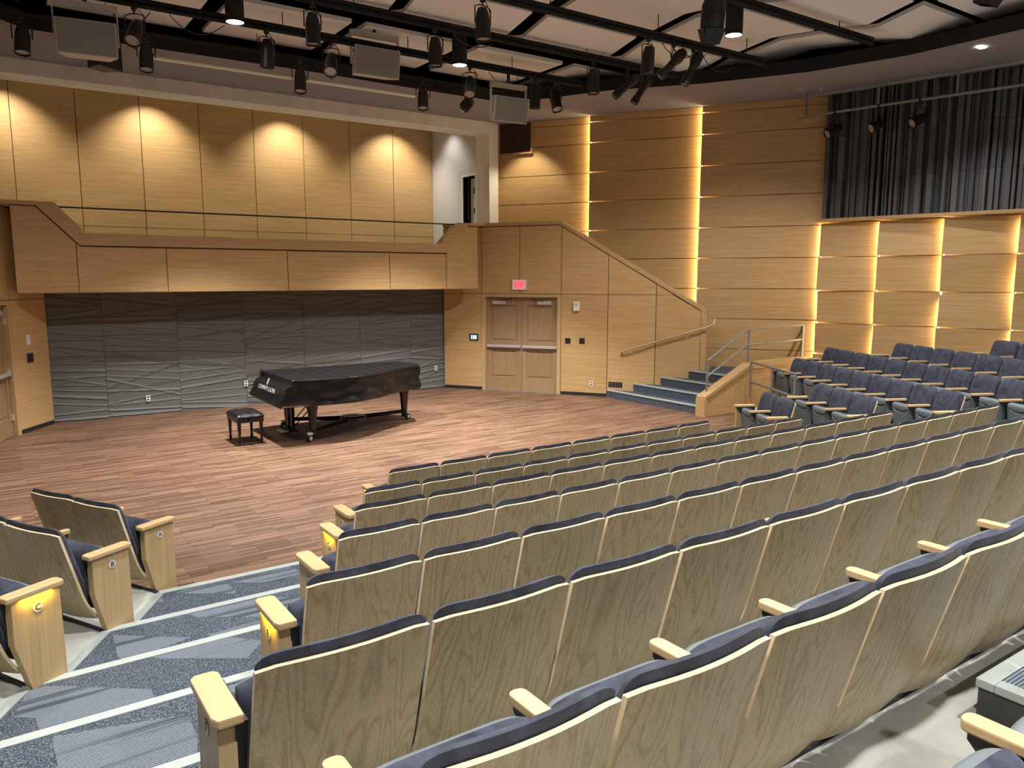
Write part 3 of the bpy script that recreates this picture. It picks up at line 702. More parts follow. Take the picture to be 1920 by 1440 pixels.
LEG = MB().prism([(.29, .02), (.35, .02), (.34, .42), (.27, .42)], -.013, .013, 'yz').prism([(.19, 0), (.42, 0), (.42, .014), (.35, .022), (.29, .022), (.19, .014)], -.022, .022, 'yz').mesh('leg', M['black'])
def end_meshes():
    ap = [(-.044, .135+.03), (-.030, .135), (.044, .135), (.044, .43), (.03, .45), (-.03, .45), (-.044, .43)]
    a = MB().prism([(x, y) for x, y in ap], .639, .669).mesh('end_armrest', M['arm'], False, .007)
    p = MB().prism([(.165, .638), (.165, .40), (.265, .028), (.435, .028), (.425, .638)], -.028, .028, 'yz').mesh('end_panel', M['panel'], False, .003)
    f = MB().box(-.022, .022, .20, .42, 0, .028).mesh('foot', M['black'])
    b = MB().lathe([(.027, 0), (.027, .003)], 24).mesh('letter_badge', M['plate'])
    l = MB().box(.029, .040, .22, .37, .631, .6385).mesh('aisle_lamp', M['yellow'])
    return a, p, f, b, l
EA, EP, EF, EB, EL = end_meshes()
LETTER = {}
def letter_mesh(ch):
    if ch not in LETTER:
        t = text_mesh('letter', ch, .046, M['ink'], None, Matrix.Identity(4), .0006); LETTER[ch] = t.data; bpy.data.objects.remove(t)
    return LETTER[ch]
def add_seat(x, y, z, rz, wd, label, group, arms=('arm', None), letter=None, lit=False, dz=0):
    d = seat_meshes(wd); t = thing('theatre_seat', label, 'theatre seat', (x, y, z), rz, group)
    link('back_shell', d['back'], t); link('back_cushion', d['pad'], t); link('seat_cushion', d['cush'], t)
    link('seat_pan', d['pan'], t)
    for sgn, a in zip((-1, 1), arms):
        if a is None: continue
        xx = sgn*wd/2
        if a == 'arm':
            link('armrest', ARM, t, (xx, 0, dz)); link('arm_bracket', BRK, t, (xx, 0, dz)); link('leg', LEG, t, (xx, 0, 0))
        else:
            xx = sgn*(wd/2+.036); sx = Matrix.Translation((xx, 0, 0)) @ Matrix.Diagonal((1 if sgn < 0 else -1, 1, 1, 1))
            link('end_armrest', EA, t, (xx, 0, dz)); e = link('end_panel', EP, t, (xx, 0, dz)); link('foot', EF, t, (xx, 0, 0))
            link('arm_bracket', BRK, t, (sgn*(wd/2-.004), 0, dz))
            if letter:
                n = Vector((sgn, 0, 0)); q = frame((sgn*.0285, .30, .566), Vector((0,0,1)).cross(n), Vector((0,0,1)), n)
                link('letter_badge', EB, e, M=q); link('letter', letter_mesh(letter), e, M=q @ Matrix.Translation((0,0,.0036)))
            if lit:
                link('aisle_lamp', EL, e, M=Matrix.Diagonal((sgn, 1, 1, 1)))
                l = bpy.data.lights.new('aisle_light', 'AREA'); l.shape = 'RECTANGLE'; l.size = .012; l.size_y = .16; l.energy = AISLE; l.color = (1, .66, .03)
                link('aisle_light', l, e, (sgn*.045, .295, .630), (0, R(-28*sgn)*-1, 0))
    return t
ORD = ['', 'first', 'second', 'third', 'fourth', 'fifth', 'sixth', 'seventh', 'eighth', 'ninth', 'tenth', 'eleventh', 'twelfth', 'thirteenth', 'fourteenth', 'fifteenth', 'sixteenth']
# centre block: (letter, y of the back-top line, x of the first edge, pitch, count)
ROWS = [('A', 6.053, 2.86, .523, 8), ('B', 5.170, 2.24, .485, 11), ('C', 4.421, 1.85, .521, 12), ('D', 3.629, 1.42, .486, 15), ('E', 2.834, .97, .525, 15), ('F', 2.042, .54, .565, 16), ('G', 1.208, .073, .539, 12), ('H', .335, 1.29, .54, 3)]
for i, (ch, yy, x0, pt, n) in enumerate(ROWS):
    z = RISE*i
    for k in range(n):
        xc = x0 + pt*(k+.5)
        first = k == 0 and ch not in 'GH'; last = k == n-1 and ch in 'ABCDEF'
        lit = ch in 'ACE' and first
        if first: lab = 'oak-backed navy seat at the %s aisle end panel marked %s, central block' % ('yellow-lit' if lit else 'unlit', ch)
        elif ch == 'G': lab = 'large oak-backed navy seat in the row just ahead of the aisle platform, ' + ORD[k+1] + ' in'
        elif ch == 'H': lab = 'navy seat behind the wood-armed row beside the aisle platform, %s of three' % ORD[k+1]
        else: lab = 'oak-backed navy seat in central row %s, %s from its lettered end panel' % (ch, ORD[k+1])
        add_seat(xc, yy, z, 0, pt, lab, 'seats of central row ' + ch, ('end' if first else 'arm', ('end' if last else ('arm' if k == n-1 else None))), ch if first else None, lit, -.022)
# side blocks: rows along s (away from the aisle), off = distance back from the stage axis
ang = math.atan2(RCOS, RSIN)  # 62.5 degrees
RR = [('A', 5.13, 0, 9.80, .485, 2), ('B', 5.90, .127, 9.14, .51, 3), ('C', 6.71, .254, 8.60, .482, 9), ('D', 7.50, .402, 7.52, .482, 12), ('E', 8.29, .552, 7.90, .502, 9), ('F', 9.08, .70, 7.80, .55, 6)]
for ch, off, z, s0, pt, n in RR:
    for k in range(n):
        x, y = blk(s0 + pt*(k+.5), off, 'right')
        first = k == 0 and ch in 'ABC'; last = k == n-1
        lab = 'navy seat seen from the front in side row %s, %s from the knee-wall end' % (ch, ORD[n-k])
        if first and ch == 'C': lab = 'navy seat at the yellow-lit end panel of side row C'
        add_seat(x, y, z, R(62.5), pt, lab, 'seats of side row ' + ch, ('end' if first else 'arm', 'end' if last else None), ch if first else None, ch == 'C' and first)
for ch, off, z, s0, pt, n in (('A', 5.27, 0, 9.75, .54, 2), ('B', 6.055, .127, 9.19, .575, 3), ('C', 6.84, .254, 8.66, .55, 2)):
    for k in range(n):
        x, y = blk(s0 + pt*(k+.5), off, 'left')
        lab = ('oak-backed navy seat with end panel marked %s, across the aisle' % ch) if k == 0 else 'oak-backed navy seat across the aisle, %s in from the end panel marked %s' % (ORD[k+1], ch)
        add_seat(x, y, z, R(-60.5), pt, lab, 'seats across the aisle, row ' + ch, ('arm', 'end' if k == 0 else None), ch if k == 0 else None, ch == 'C' and k == 0)

# ------------------------------------------------------------------ grand piano under a cover, and its bench
pn = thing('grand_piano', 'concert grand piano under a wrinkled black fitted cover', 'piano')
# plan of the cover (x = towards the tail, y = towards the relief wall)
bass = 12.86
def curve_y(x):   # treble side
    t = (x-3.66)/2.75
    if t < .36: return 11.33 - .10*math.sin(PI/2*t/.36)
    u = (t-.36)/.64
    return 11.23 + .80*(3*u*u-2*u*u*u)
near = [(3.70 + 2.62*i/28, curve_y(3.70 + 2.62*i/28)) for i in range(29)]
tail = [(6.36, 12.12), (6.42, 12.25), (6.42, 12.45), (6.38, 12.62)]
far = [(6.25, 12.80), (6.1, bass), (5.2, bass), (4.4, bass), (3.70, bass)]
outline = near + tail + far
cx = 4.9; cy = 12.1
def ring(inset, z, jit, rd):
    out = []
    for q, (x, y) in enumerate(outline):
        d = Vector((cx-x, (cy-y)*.9)); w_ = math.sin(q*1.1 + z*19) * .55 + math.sin(q*.47 - z*31 + 1) * .45
        d = d.normalized()*(inset + jit*w_)
        out.append((x+d.x, y+d.y, z))
    return out
rd = random.Random(9); n = len(outline); mb = MB()
lv = [(.015, .60, .006), (-.02, .63, .02), (-.005, .69, .026), (.0, .75, .03), (.0, .81, .028), (.0, .87, .024), (.004, .93, .014), (.006, .975, .004), (.004, 1.0, .003), (.03, 1.008, .002)]
rings = [ring(a, z, j, rd) for a, z, j in lv]
# keyboard end slopes: low front edge pushed out, top edge set back
for r_, (a, z, j) in zip(rings, lv):
    for q in range(n):
        x, y, zz = r_[q]
        if x < 3.95: r_[q] = (x - max(0, (.90-z))*.42*max(0, 1-(x-3.66)/.3) + (.10 if z > .9 else 0)*max(0, 1-(x-3.66)/.3), y, zz)
vs = [v for r_ in rings for v in r_]
fs = [(j*n+i, j*n+(i+1) % n, (j+1)*n+(i+1) % n, (j+1)*n+i) for j in range(len(rings)-1) for i in range(n)]
mb.add(vs, fs)
mb.add([(x, y, 1.012) for x, y, z in rings[-1]], [tuple(range(n))])
b0 = len(mb.v)
cov = mb.build('cover', M['vinyl'], pn, True)
MB().tube([(x, y, z+.01) for x, y, z in rings[0]] + [rings[0][0]], .014, 6).build('hem', M['vinyl'], cov, True)
MB().tube([(x, y, z) for x, y, z in rings[-2]] + [rings[-2][0]], .008, 6).build('piping', M['vinyl'], cov, True)
# quilt seams on the lid
for k in range(11):
    x = 4.02 + k*.21; y0 = curve_y(x)+.06
    MB().box(x-.004, x+.004, y0, 12.80 if x < 6.1 else 12.6, 1.0105, 1.016).build('seam', M['vinyl'], cov)
MB().tube([(3.80, bass-.02, .93), (3.80, bass-.03, 1.0), (3.80, bass-.03, 1.06)], [.05, .035, .004], 8).build('raised_corner', M['vinyl'], cov, True)
# white lettering on the sloping front (keyboard end, faces -x)
nf = Vector((-.93, 0, .36)).normalized(); xr = Vector((0, -1, 0)); upf = nf.cross(xr)
Pq = Vector((3.655, 12.07, .80)) + nf*.030
text_mesh('lettering', 'STEINWAY & SONS', .098, M['badge'], cov, frame(Pq, xr, upf, nf) @ Matrix.Diagonal((.98, 1, 1, 1)), .001)
lg = MB()
lyre = [(-.022, -.05), (.0, -.058), (.022, -.05), (.034, .0), (.024, .035), (.010, .06), (-.010, .06), (-.024, .035), (-.034, 0)]
lg.prism(lyre, 0, .002)
lg.build('emblem', M['badge'], cov, M=frame(Pq + upf*.115 + nf*.004 - xr*.02, xr, upf, nf))
# body under the cover, legs, lyre, dolly
MB().prism([(x, y) for x, y, z in ring(.06, 0, 0, rd)], .60, .66).build('keybed', M['piano'], pn)
def pleg(x, y, zt=.60):
    return MB().lathe([(.05, .075), (.058, .10), (.05, .17), (.056, .19), (.075, .45), (.095, .55), (.10, zt)], 8, 0, Matrix.Translation((x, y, 0))).build('leg', M['piano'], pn)
LG = [(4.16, 12.70), (4.16, 11.52), (6.15, 12.33)]
for x, y in LG: pleg(x, y)
hub = Vector((5.05, 12.05, .20))
dl = MB().lathe([(.20, .17), (.24, .19), (.24, .22), (.18, .24)], 8, 0, Matrix.Translation((hub.x, hub.y, 0))).build('dolly_hub', M['piano'], pn)
for x, y in LG:
    d = Vector((x, y, .17)); MB().tube([hub, hub.lerp(d, .5), d], [.05, .036, .034], 6).build('dolly_arm', M['piano'], pn)
    cpos = d + (d-hub).normalized()*.08; rot = Matrix.Translation((cpos.x, cpos.y, .06)) @ Matrix.Rotation(R(90), 4, 'X') @ Matrix.Rotation(R(30), 4, 'Y')
    c = MB().lathe([(.058, -.022), (.06, -.015), (.06, .015), (.058, .022)], 18, 0, rot).build('caster', M['black'], pn)
    MB().lathe([(.034, -.024), (.034, .024)], 14, 0, rot).build('caster_hub', M['chrome'], c)
    MB().box(cpos.x-.04, cpos.x+.04, cpos.y-.035, cpos.y+.035, .118, .15).build('socket', M['chrome'], c)
ly = MB().box(3.98, 4.03, 11.98, 12.02, .12, .60).box(3.98, 4.03, 12.18, 12.22, .12, .60).box(3.92, 4.06, 11.92, 12.28, .10, .14).build('pedal_lyre', M['piano'], pn)
for y in (12.0, 12.1, 12.2): MB().box(3.80, 3.95, y-.018, y+.018, .10, .115).build('pedal', M['chrome'], ly)
for y in (12.0, 12.2): MB().tube([(4.0, y, .14), (4.45, y, .60)], .009, 6).build('brace_rod', M['piano'], ly)
bn = thing('piano_bench', 'black tufted adjustable piano bench beside the piano keyboard', 'bench', (3.28, 12.08, 0))
HX, HY = .20, .30
def bt(u, v):
    U = 2*u-1; V = 2*v-1; e = max(0, 1-abs(U)**6)**.5*max(0, 1-abs(V)**6)**.5
    dim = .5+.5*math.cos(U*PI*3)*math.cos(V*PI*4)
    return (HX*1.08*U, HY*1.06*V, .43 + e*(.055 + .022*dim))
MB().slab(bt, lambda u, v: (HX*1.08*(2*u-1), HY*1.06*(2*v-1), .425), 24, 32).build('tufted_cushion', M['leather'], bn, True)
MB().box(-HX, HX, -HY, HY, .35, .425).build('apron', M['piano'], bn, bevel=.008)
for sx in (-1, 1):
    for sy in (-1, 1): MB().lathe([(.017, 0), (.019, .03), (.024, .06), (.016, .08), (.028, .30), (.03, .35)], 8, 0, Matrix.Translation((sx*(HX-.035), sy*(HY-.035), 0))).build('leg', M['piano'], bn)
for s_ in (-1, 1): MB().lathe([(.028, 0), (.032, .01), (.032, .04), (.012, .045)], 14, 0, Matrix.Translation((0, s_*HY, .39)) @ Matrix.Rotation(s_*-PI/2, 4, 'X')).build('adjuster_knob', M['piano'], bn)

# ------------------------------------------------------------------ ceiling: soffit ring, void, clouds, pipes
ZS = 6.10
inner = [(12.74, 5.4), (12.68, 7.13), (12.25, 8.65), (11.35, 10.25), (10.3, 11.6), (9.62, 13.0), (9.0, 13.62), (7.6, 13.62), (4.92, 13.55)]
mir = lambda P: [(9.84-x, y) for x, y in P]
inner_full = inner + mir(inner)[::-1][1:]
inner_full = [(12.74, -7.5)] + inner_full + [(9.84-12.74, -7.5)]
outer = [(17, -8), (17, 8), (15.5, 9), (13.5, 12), (11, 15.9), (9.0, 15.55), (7.6, 15.55), (4.92, 15.55)]
cs = struct('ceiling_soffit', label='mauve-grey painted soffit around the raised ceiling')
of = [(17, -8), (15.6, 5.4), (15.3, 7.2), (15.0, 9.2), (13.6, 11.6), (12.1, 14.4), (10.7, 15.9), (9.9, 15.56), (7.6, 15.56), (4.92, 15.56)]
of = of + mir(of)[::-1][1:]
mb = MB(); nI = len(inner_full)
vs = [(x, y, ZS) for x, y in inner_full] + [(x, y, ZS) for x, y in of]
mb.add(vs, [(i, i+1, nI+i+1, nI+i) for i in range(nI-1)])
mb.add([(x, y, ZS+.12) for x, y, z in vs], [(i, i+1, nI+i+1, nI+i) for i in range(nI-1)])
mb.build('soffit_board', M['soffit'], cs)
mb = MB(); mb.add([(x, y, 6.335) for x, y, z in vs], [(i, i+1, nI+i+1, nI+i) for i in range(nI-1)]); mb.build('soffit_top', M['void'], cs)
mb = MB(); mb.add([(x, y, ZS) for x, y in inner_full] + [(x, y, 6.33) for x, y in inner_full], [(i, i+1, nI+i+1, nI+i) for i in range(nI-1)])
mb.build('recess_fascia', M['void'], cs)
tag(MB().box(-7, 18, -8.2, 17, 7.6, 7.75).box(-7, 18, 16.2, 16.4, 6.3, 7.6).box(-7, -6.8, -8.2, 16.4, 6.2, 7.6).box(17.8, 18, -8.2, 16.4, 6.2, 7.6).box(-7, 18, -8.3, -8.2, 6.2, 7.6).build('ceiling', M['void']), 'black ceiling void above the clouds', None, None, 'structure')
lf = thing('ceiling_slot', 'long slim pale metal slot set in the soffit above the proscenium', 'ceiling slot', (5.05, 14.15, ZS-.001))
MB().box(-2.4, 2.4, -.07, .07, -.02, 0).build('housing', M['white'], lf)
MB().box(-2.38, 2.38, -.05, .05, -.026, -.02).build('profile', M['linear'], lf)
CLIM = [(13.3, 5.0), (13.3, 7.2), (12.80, 8.04), (12.55, 9.5), (12.34, 10.83), (10.65, 13.55), (10.4, 13.8)]
CLD = 'folded off-white ceiling cloud panel'
ROWN = [(11.90, 12.8, 13.72, .0), (9.92, 10.64, 11.28, -.16), (8.03, 8.85, 9.70, .09), (6.40, 7.10, 7.80, -.14), (4.55, 5.4, 6.2, .08), (2.7, 3.5, 4.35, -.1), (.9, 1.7, 2.5, .08)]
COLN = [(-1.2, .82), (1.16, 3.06), (3.34, 5.16), (5.40, 7.22), (7.52, 9.36), (9.64, 11.48), (11.74, 13.3)]
RN = ['above the balcony edge', 'over the stage front', 'over the first seats', 'over the middle seats', 'over the upper seats', 'over the back seats', 'over the last seats']
for r_, (n0, nm, n1, dz) in enumerate(ROWN):
    for c_, (e0, e1) in enumerate(COLN):
        def lim(y):   # stay inside the recess on the right and left
            xs = e1
            for (xa, ya), (xb, yb) in zip(CLIM, CLIM[1:]):
                lo, hi = sorted((ya, yb))
                if lo <= y <= hi and abs(yb-ya) > .01: return min(e1, xa + (xb-xa)*(y-ya)/(yb-ya))
            return min(xs, 13.2)
        if lim(n0) < e0+.15: continue
        ss = []
        for q in range(9):
            y = n0 + (n1-n0)*q/8
            t = 1-abs((y-nm)/((nm-n0) if y < nm else (n1-nm)))
            ss.append((y, lim(y), 6.5 + dz*t))
        ss = [s_ for s_ in ss if s_[1] > e0+.03]
        if len(ss) < 2: continue
        mb = MB(); k = len(ss)
        vs = [(e0, y, z) for y, x, z in ss] + [(x, y, z) for y, x, z in ss] + [(e0, y, z+.06) for y, x, z in ss] + [(x, y, z+.06) for y, x, z in ss]
        fs = [(i, i+1, k+i+1, k+i) for i in range(k-1)]; ft = [(2*k+i, 3*k+i, 3*k+i+1, 2*k+i+1) for i in range(k-1)]
        ed = [(i, 2*k+i, 2*k+i+1, i+1) for i in range(k-1)] + [(k+i, k+i+1, 3*k+i+1, 3*k+i) for i in range(k-1)] + [(0, k, 3*k, 2*k), (k-1, 3*k-1, 4*k-1, 2*k-1)]
        mb.add(vs, fs+ft, 0); mb.f += [tuple(f) for f in ed]; mb.m += [0]*len(ed)
        o = mb.build('ceiling_cloud', M['cloud'])
        tag(o, 'off-white ceiling cloud %s, %s from the ajar-door side' % (RN[r_], ORD[c_+1]), 'ceiling panel', 'ceiling clouds')
PIPES = [(13.30, -.5, 9.0), (12.03, -.5, 9.95), (10.53, 0, 10.95), (9.06, .2, 11.65), (7.33, .2, 12.0), (4.5, .2, 12.3)]
PN = ['pipe beside the pale soffit slot', 'pipe nearest the balcony', 'second pipe out from the balcony', 'third pipe out from the balcony', 'fourth pipe out from the balcony', 'fifth pipe out from the balcony']
for (y, a, b), nm in zip(PIPES, PN):
    r_ = .036 if y < 13 else .02
    p = thing('lighting_pipe', 'black horizontal lighting pipe, the ' + nm, 'pipe', (0, y, 6.22), 0, 'lighting pipes')
    MB().tube([(a, 0, 0), (b, 0, 0)], r_, 10).build('pipe', M['void'], p, True)
    if y < 13: MB().box(a, b, -.04, .04, .034, .085).build('raceway', M['void'], p)
    x = a+.4
    while x < b:
        MB().tube([(x, 0, .02), (x, 0, 1.3)], .008, 5).build('hanger_rod', M['black'], p); x += 2.1
# black beams in the gap between the clouds
# ------------------------------------------------------------------ pendants (the house lights)
def pendant(x, y, zb, lab, e=1.0, cone=150, off=''):
    p = thing('pendant_downlight', lab, 'pendant light', (x, y, zb), 0, 'black cylinder pendants')
    MB().lathe([(.118, .0), (.125, .0), (.125, .50), (.0, .50)], 28, 0, None, False).lathe([(.118, 0), (.118, .06), (.06, .2), (.0, .2)], 28, 0, None, False).build('cylinder_housing', M['blackm'], p, True)
    MB().lathe([(.117, .012), (.117, .014)], 28).build('lens' + off, M['lens'], p)
    MB().tube([(0, 0, .5), (0, 0, 7.6-zb)], .012, 6).build('stem', M['black'], p)
    spot('pendant_lamp' + off, p, (0, 0, -.01), LAMP*e, cone, .5, (1, .955, .90), (0,0,0), .1)
pendant(3.235, 11.46, 6.05, 'black cylinder pendant lit above the piano bench side of the stage', 2.3, 88)
pendant(6.927, 11.58, 6.05, 'black cylinder pendant lit above the tail of the piano', 2.3, 88)
pendant(9.402, 7.916, 6.05, 'black cylinder pendant lit beside the barn-door stage light', .72)
for i, (x, y) in enumerate(((.45, 7.9), (4.92, 7.6), (.45, 4.0), (4.92, 4.0), (9.4, 4.0), (.45, .2), (4.92, .2), (9.4, .2), (.45, -3.5), (4.92, -3.5), (9.4, -3.5))):
    pendant(x, y, 6.05, 'black cylinder pendant over the %s seats, %s from the ajar-door side' % ({7.9: 'front', 7.6: 'front', 4.0: 'middle', .2: 'upper', -3.5: 'rearmost'}[y], {.45: 'first', 4.92: 'second', 9.4: 'third'}[x]), .44 if y > 5 else .75, 150 if y > 5 else 112, '_%s_%s_offscreen' % ({7.9: 'front', 7.6: 'front', 4.0: 'middle', .2: 'upper', -3.5: 'rear'}[y], {.45: 'left', 4.92: 'centre', 9.4: 'right'}[x]))
rc = thing('recessed_downlight', 'bright slim recessed downlight in the soffit before the dark slats', 'downlight', (13.15, 6.21, ZS-.001))
MB().prism(rpoly(-.09, .09, -.05, .05, .03, 4), -.012, 0).build('lens', M['lens'], rc)
spot('recessed_lamp', rc, (0, 0, -.03), 260, 110, .6, (1, .96, .9), (0, 0, 0), .06)
# ------------------------------------------------------------------ stage lights
def fixture(kind, x, y, zp, pan, tilt, lab, drop=.10, s=1.0):
    """kind par / ellipsoidal / fresnel / mover; hangs at (x, y, zp); pan and tilt in degrees (tilt 0 = straight down)"""
    t = thing('stage_light', lab, 'stage light', (x, y, zp), R(pan), 'stage lights on the pipes')
    MB().box(-.025, .025, -.03, .03, -.06, .045).tube([(0,0,-.05), (0,0,-drop)], .012, 6).build('clamp', M['black'], t)
    r = .082*s; c = -drop-.19*s
    yk = MB().tube([(-r-.028, 0, c), (-r-.028, 0, -drop-.03), (-r*.5, 0, -drop), (r*.5, 0, -drop), (r+.028, 0, -drop-.03), (r+.028, 0, c)], .009, 6).build('yoke', M['black'], t)
    Mx = Matrix.Translation((0, 0, c)) @ Matrix.Rotation(R(tilt), 4, 'X')
    if kind == 'par':
        MB().lathe([(.0, .17*s), (.05*s, .16*s), (.07*s, .10*s), (r, .02*s), (r, -.14*s), (r*1.06, -.15*s), (r*1.06, -.17*s), (r*.92, -.17*s), (r*.9, -.12*s), (0, -.12*s)], 18, 0, Mx, False).build('body', M['black'], t, True)
        MB().lathe([(r*.9, -.150*s), (r*.9, -.146*s)], 18, 0, Mx).build('lens', M['fxlens'], t)
        MB().box(-.012, .012, r, r+.03, -.17*s, -.10*s, 0, Mx).build('frame_clip', M['black'], t)
    elif kind == 'ellipsoidal':
        MB().lathe([(.0, .27), (.05, .26), (.085, .20), (.09, .08), (.062, .0), (.06, -.18), (.075, -.20), (.075, -.30), (.066, -.31), (.06, -.28), (0, -.27)], 16, 0, Mx, False).build('body', M['black'], t, True)
        MB().box(-.10, -.06, -.03, .03, -.05, .02, 0, Mx).box(.06, .10, -.02, .02, -.05, .01, 0, Mx).build('shutter_gate', M['black'], t)
        MB().lathe([(.058, -.295), (.058, -.290)], 16, 0, Mx).build('lens', M['fxlens'], t)
    elif kind == 'fresnel':
        MB().lathe([(.0, .22), (.13, .21), (.155, .14), (.155, -.12), (.14, -.14), (0, -.13)], 20, 0, Mx, False).build('body', M['black'], t, True)
        for a in range(4):
            q = Mx @ Matrix.Rotation(PI/2*a, 4, 'Z') @ Matrix.Translation((0, .15, -.14)) @ Matrix.Rotation(R(-18), 4, 'X')
            MB().prism([(-.13, 0), (-.10, -.20), (.10, -.20), (.13, 0)], -.002, .002, 'xz', 0, q).build('barn_door', M['black'], t)
        MB().lathe([(.13, -.128), (.13, -.125)], 20, 0, Mx).build('lens', M['fxlens'], t)
    else:
        MB().box(-.11, .11, -.10, .10, -.16, .0, 0, Mx).lathe([(.0, .10), (.09, .08), (.11, 0), (.09, -.16), (.05, -.20), (0, -.20)], 14, 0, Mx, False).build('body', M['black'], t, True)
        MB().lathe([(.05, -.202), (.05, -.199)], 14, 0, Mx).build('lens', M['fxlens'], t)
    MB().tube([(.03, 0, -.02), (.11, .02, -.10), (.14, .0, -.22), (.06, .03, c-.02)], .006, 5).build('cable', M['black'], t)
    return t
FX = [('par', .80, 13.30, -20, -12), ('par', 2.05, 12.03, -30, -38), ('par', 2.40, 13.30, -20, -14), ('par', 3.85, 12.03, 15, 6), ('par', 4.00, 10.53, 10, 0), ('par', 4.80, 13.30, -25, -12),
      ('par', 4.85, 12.03, -28, -38), ('par', 5.88, 10.53, 0, 0), ('par', 5.78, 9.06, 5, -3), ('par', 7.15, 13.30, -30, -14), ('par', 7.40, 12.03, -35, -34), ('mover', 8.15, 13.30, 60, 40),
      ('par', 8.82, 12.03, 5, 4), ('par', 9.30, 12.03, -10, -24), ('par', 8.95, 10.53, 0, -2), ('ellipsoidal', 9.75, 10.53, 58, 50), ('ellipsoidal', 10.12, 10.53, 55, 32), ('par', 8.80, 9.06, 0, 4),
      ('ellipsoidal', 9.35, 9.06, 58, 44), ('ellipsoidal', 9.80, 9.06, 58, 26), ('fresnel', 8.28, 7.33, -30, 12)]
KN = {'par': 'black par-can stage light', 'ellipsoidal': 'black long-barrel spotlight', 'fresnel': 'big black barn-door stage light', 'mover': 'black moving-head stage light'}
for kind, x, y, pa, tl in FX:
    same = sorted(q[1] for q in FX if q[2] == y); i = same.index(x)
    pnm = PN[[q[0] for q in PIPES].index(y)]
    fixture(kind, x, y, 6.20, pa, tl, '%s, %s, %s from ajar-door end' % (KN[kind], pnm, ORD[i+1]), .10 if kind != 'fresnel' else .06, 1.22 if kind == 'par' else 1)
fixture('fresnel', 9.78, 4.5, 6.20, 0, 20, 'black barn-door stage light on the fifth pipe, over the upper seats', .06)
# dangling cables
rd = random.Random(21)
for i, (y, xs) in enumerate(((12.03, (1.7, 2.5, 5.2, 7.8, 8.4, 8.7)), (10.53, (6.2,)), (9.06, (9.1, 9.55, 10.0)))):
    for x in xs:
        L = rd.uniform(.5, .9); dz = rd.uniform(.12, .3)
        o = MB().tube([(x+L*q/8, y+.03*math.sin(q), 6.17 - dz*math.sin(PI*q/8)) for q in range(9)], .007, 5).build('cable', M['black'])
        tag(o, 'slack black cable on the %s, %s from ajar-door side' % (PN[[q[0] for q in PIPES].index(y)], ORD[xs.index(x)+1]), 'cable', 'slack cables on the pipes')

# ------------------------------------------------------------------ grey loudspeakers in yokes
def speaker(x, y, z, pan, tilt, w, lab):
    t = thing('loudspeaker', lab, 'loudspeaker', (x, y, z), R(pan), 'grey loudspeakers under the ceiling')
    Mx = Matrix.Rotation(R(tilt), 4, 'X'); h = .44; d = .36
    MB().prism([(-w/2, 0), (w/2, 0), (w/2-.10, d), (-w/2+.10, d)], -h/2, h/2, 'xy', 0, Mx).build('cabinet', M['speaker'], t, bevel=.008)
    MB().box(-w/2+.018, w/2-.018, -.008, .004, -h/2+.018, h/2-.018, 0, Mx).build('grille', M['grille'], t)
    a = w/2+.012; zt = h/2+.25
    MB().box(-a-.012, -a+.004, .08, .14, -.05, zt).box(a-.004, a+.012, .08, .14, -.05, zt).box(-a-.012, a+.012, .07, .15, zt-.08, zt).build('yoke_bracket', M['speaker'], t)
    MB().tube([(0, .11, zt), (0, .11, max(zt+.05, 6.22-z))], .03, 8).build('hanger', M['black'], t)
speaker(1.44, 12.03-.12, 5.66, -8, 5, .72, 'grey loudspeaker in a yoke over the ajar-door side of the stage')
speaker(5.60, 12.03-.1, 5.98, -2, 10, .78, 'grey loudspeaker in a yoke over the middle of the piano')
speaker(8.22, 12.03-.1, 5.55, -4, 12, .70, 'grey loudspeaker in a yoke near the white frame corner')
bs = thing('subwoofer', 'black angled loudspeaker tucked behind the grey yoke loudspeaker', 'loudspeaker', (1.88, 13.15, 5.80), R(35))
MB().prism([(-.22, 0), (.22, 0), (.14, .3), (-.14, .3)], -.2, .2, 'xy').build('cabinet', M['black'], bs, bevel=.01)
MB().box(-.2, .2, -.008, .002, -.18, .18).build('grille', M['blackm'], bs)
MB().tube([(0, .15, .2), (0, .15, .47)], .02, 8).build('hanger', M['black'], bs)

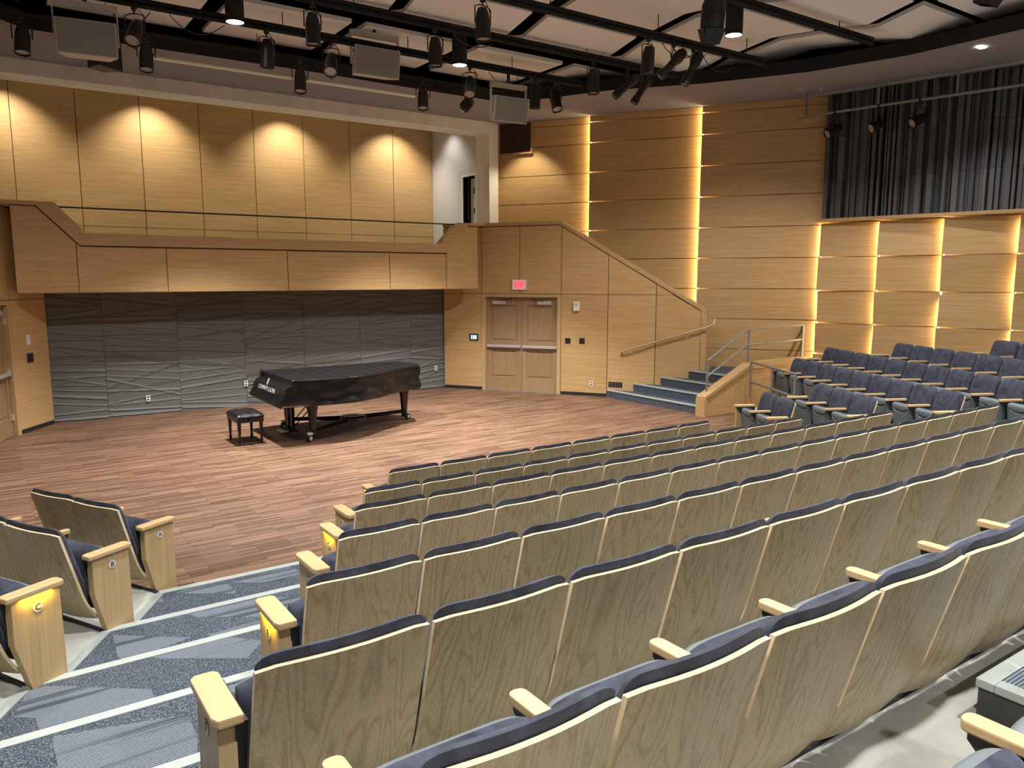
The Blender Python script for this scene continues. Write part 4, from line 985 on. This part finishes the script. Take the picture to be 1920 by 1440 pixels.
# ------------------------------------------------------------------ side lighting rail before the slats
sr = thing('side_lighting_rail', 'grey steel lighting rail hung before the dark slat wall', 'rail')
Q0 = W3 + nW*.45 - dW*.55; Q1 = W3 + nW2*.5 + W2d*.1; Q2 = W3 + nW2*.5 + W2d*5.2
MB().tube([Q0 + Vector((0,0,5.62)), Q1 + Vector((0,0,5.66))], .02, 8).build('short_pipe', M['steel'], sr, True)
MB().tube([Q1 + Vector((0,0,5.68)), Q2 + Vector((0,0,5.68))], .026, 8).build('pipe', M['steel'], sr, True)
for P in (Q0 + dW*.15, Q1 + W2d*1.0, Q1 + W2d*2.3, Q1 + W2d*3.6): MB().tube([P + Vector((0,0,5.68)), P + Vector((0,0,ZS))], .022, 8).build('drop_post', M['steel'], sr, True)
tr = thing('soffit_track', 'pale slim curtain track under the soffit edge before the slats', 'track')
MB().box(-.35, 5.2, .30, .36, 6.055, 6.098).build('track', M['trim'], tr, M=frame(W3, W2d, nW2, Vector((0,0,1))))
for i, a in enumerate((.22, 1.02, 1.72)):
    P = Q1 + W2d*a
    fixture('par', P.x, P.y, 5.66, 70, 62, 'black stage light on the side rail before the slats, %s from the wood panels' % ORD[i+1], .12, 1.05)
sp = thing('sprinkler_head', 'small white sprinkler pair under the soffit near the slat wall', 'sprinkler', (13.35, 9.35, ZS))
for dx in (-.1, .12):
    MB().lathe([(.06, -.006), (.06, 0)], 14, 0, Matrix.Translation((dx, -dx*1.2, 0))).lathe([(.012, -.07), (.012, -.006)], 8, 0, Matrix.Translation((dx, -dx*1.2, 0))).build('head', M['chrome'], sp)

# ------------------------------------------------------------------ the rest of the room, out of view, closes it
rt = struct('wall_rear'); MB().box(-7, 17, -8.2, -8, 0, 7).build('panel', M['wall'], rt)
lt = struct('wall_left_side')
MB().prism([(-.46, 15.75), (-4.36, 9.5), (-5.4, 4.5), (-5.6, 4.5), (-4.6, 9.6), (-.66, 15.9)], 0, 6.3).build('panel', M['wall'], lt)
MB().box(-5.6, -5.4, -8.1, 4.5, 0, 6.3).build('panel', M['wall'], lt)
rs = struct('wall_right_side'); e = W3 + W2d*6.1
MB().box(e.x, e.x+.2, -8.1, e.y, 0, 6.3).build('panel', M['wall'], rs)
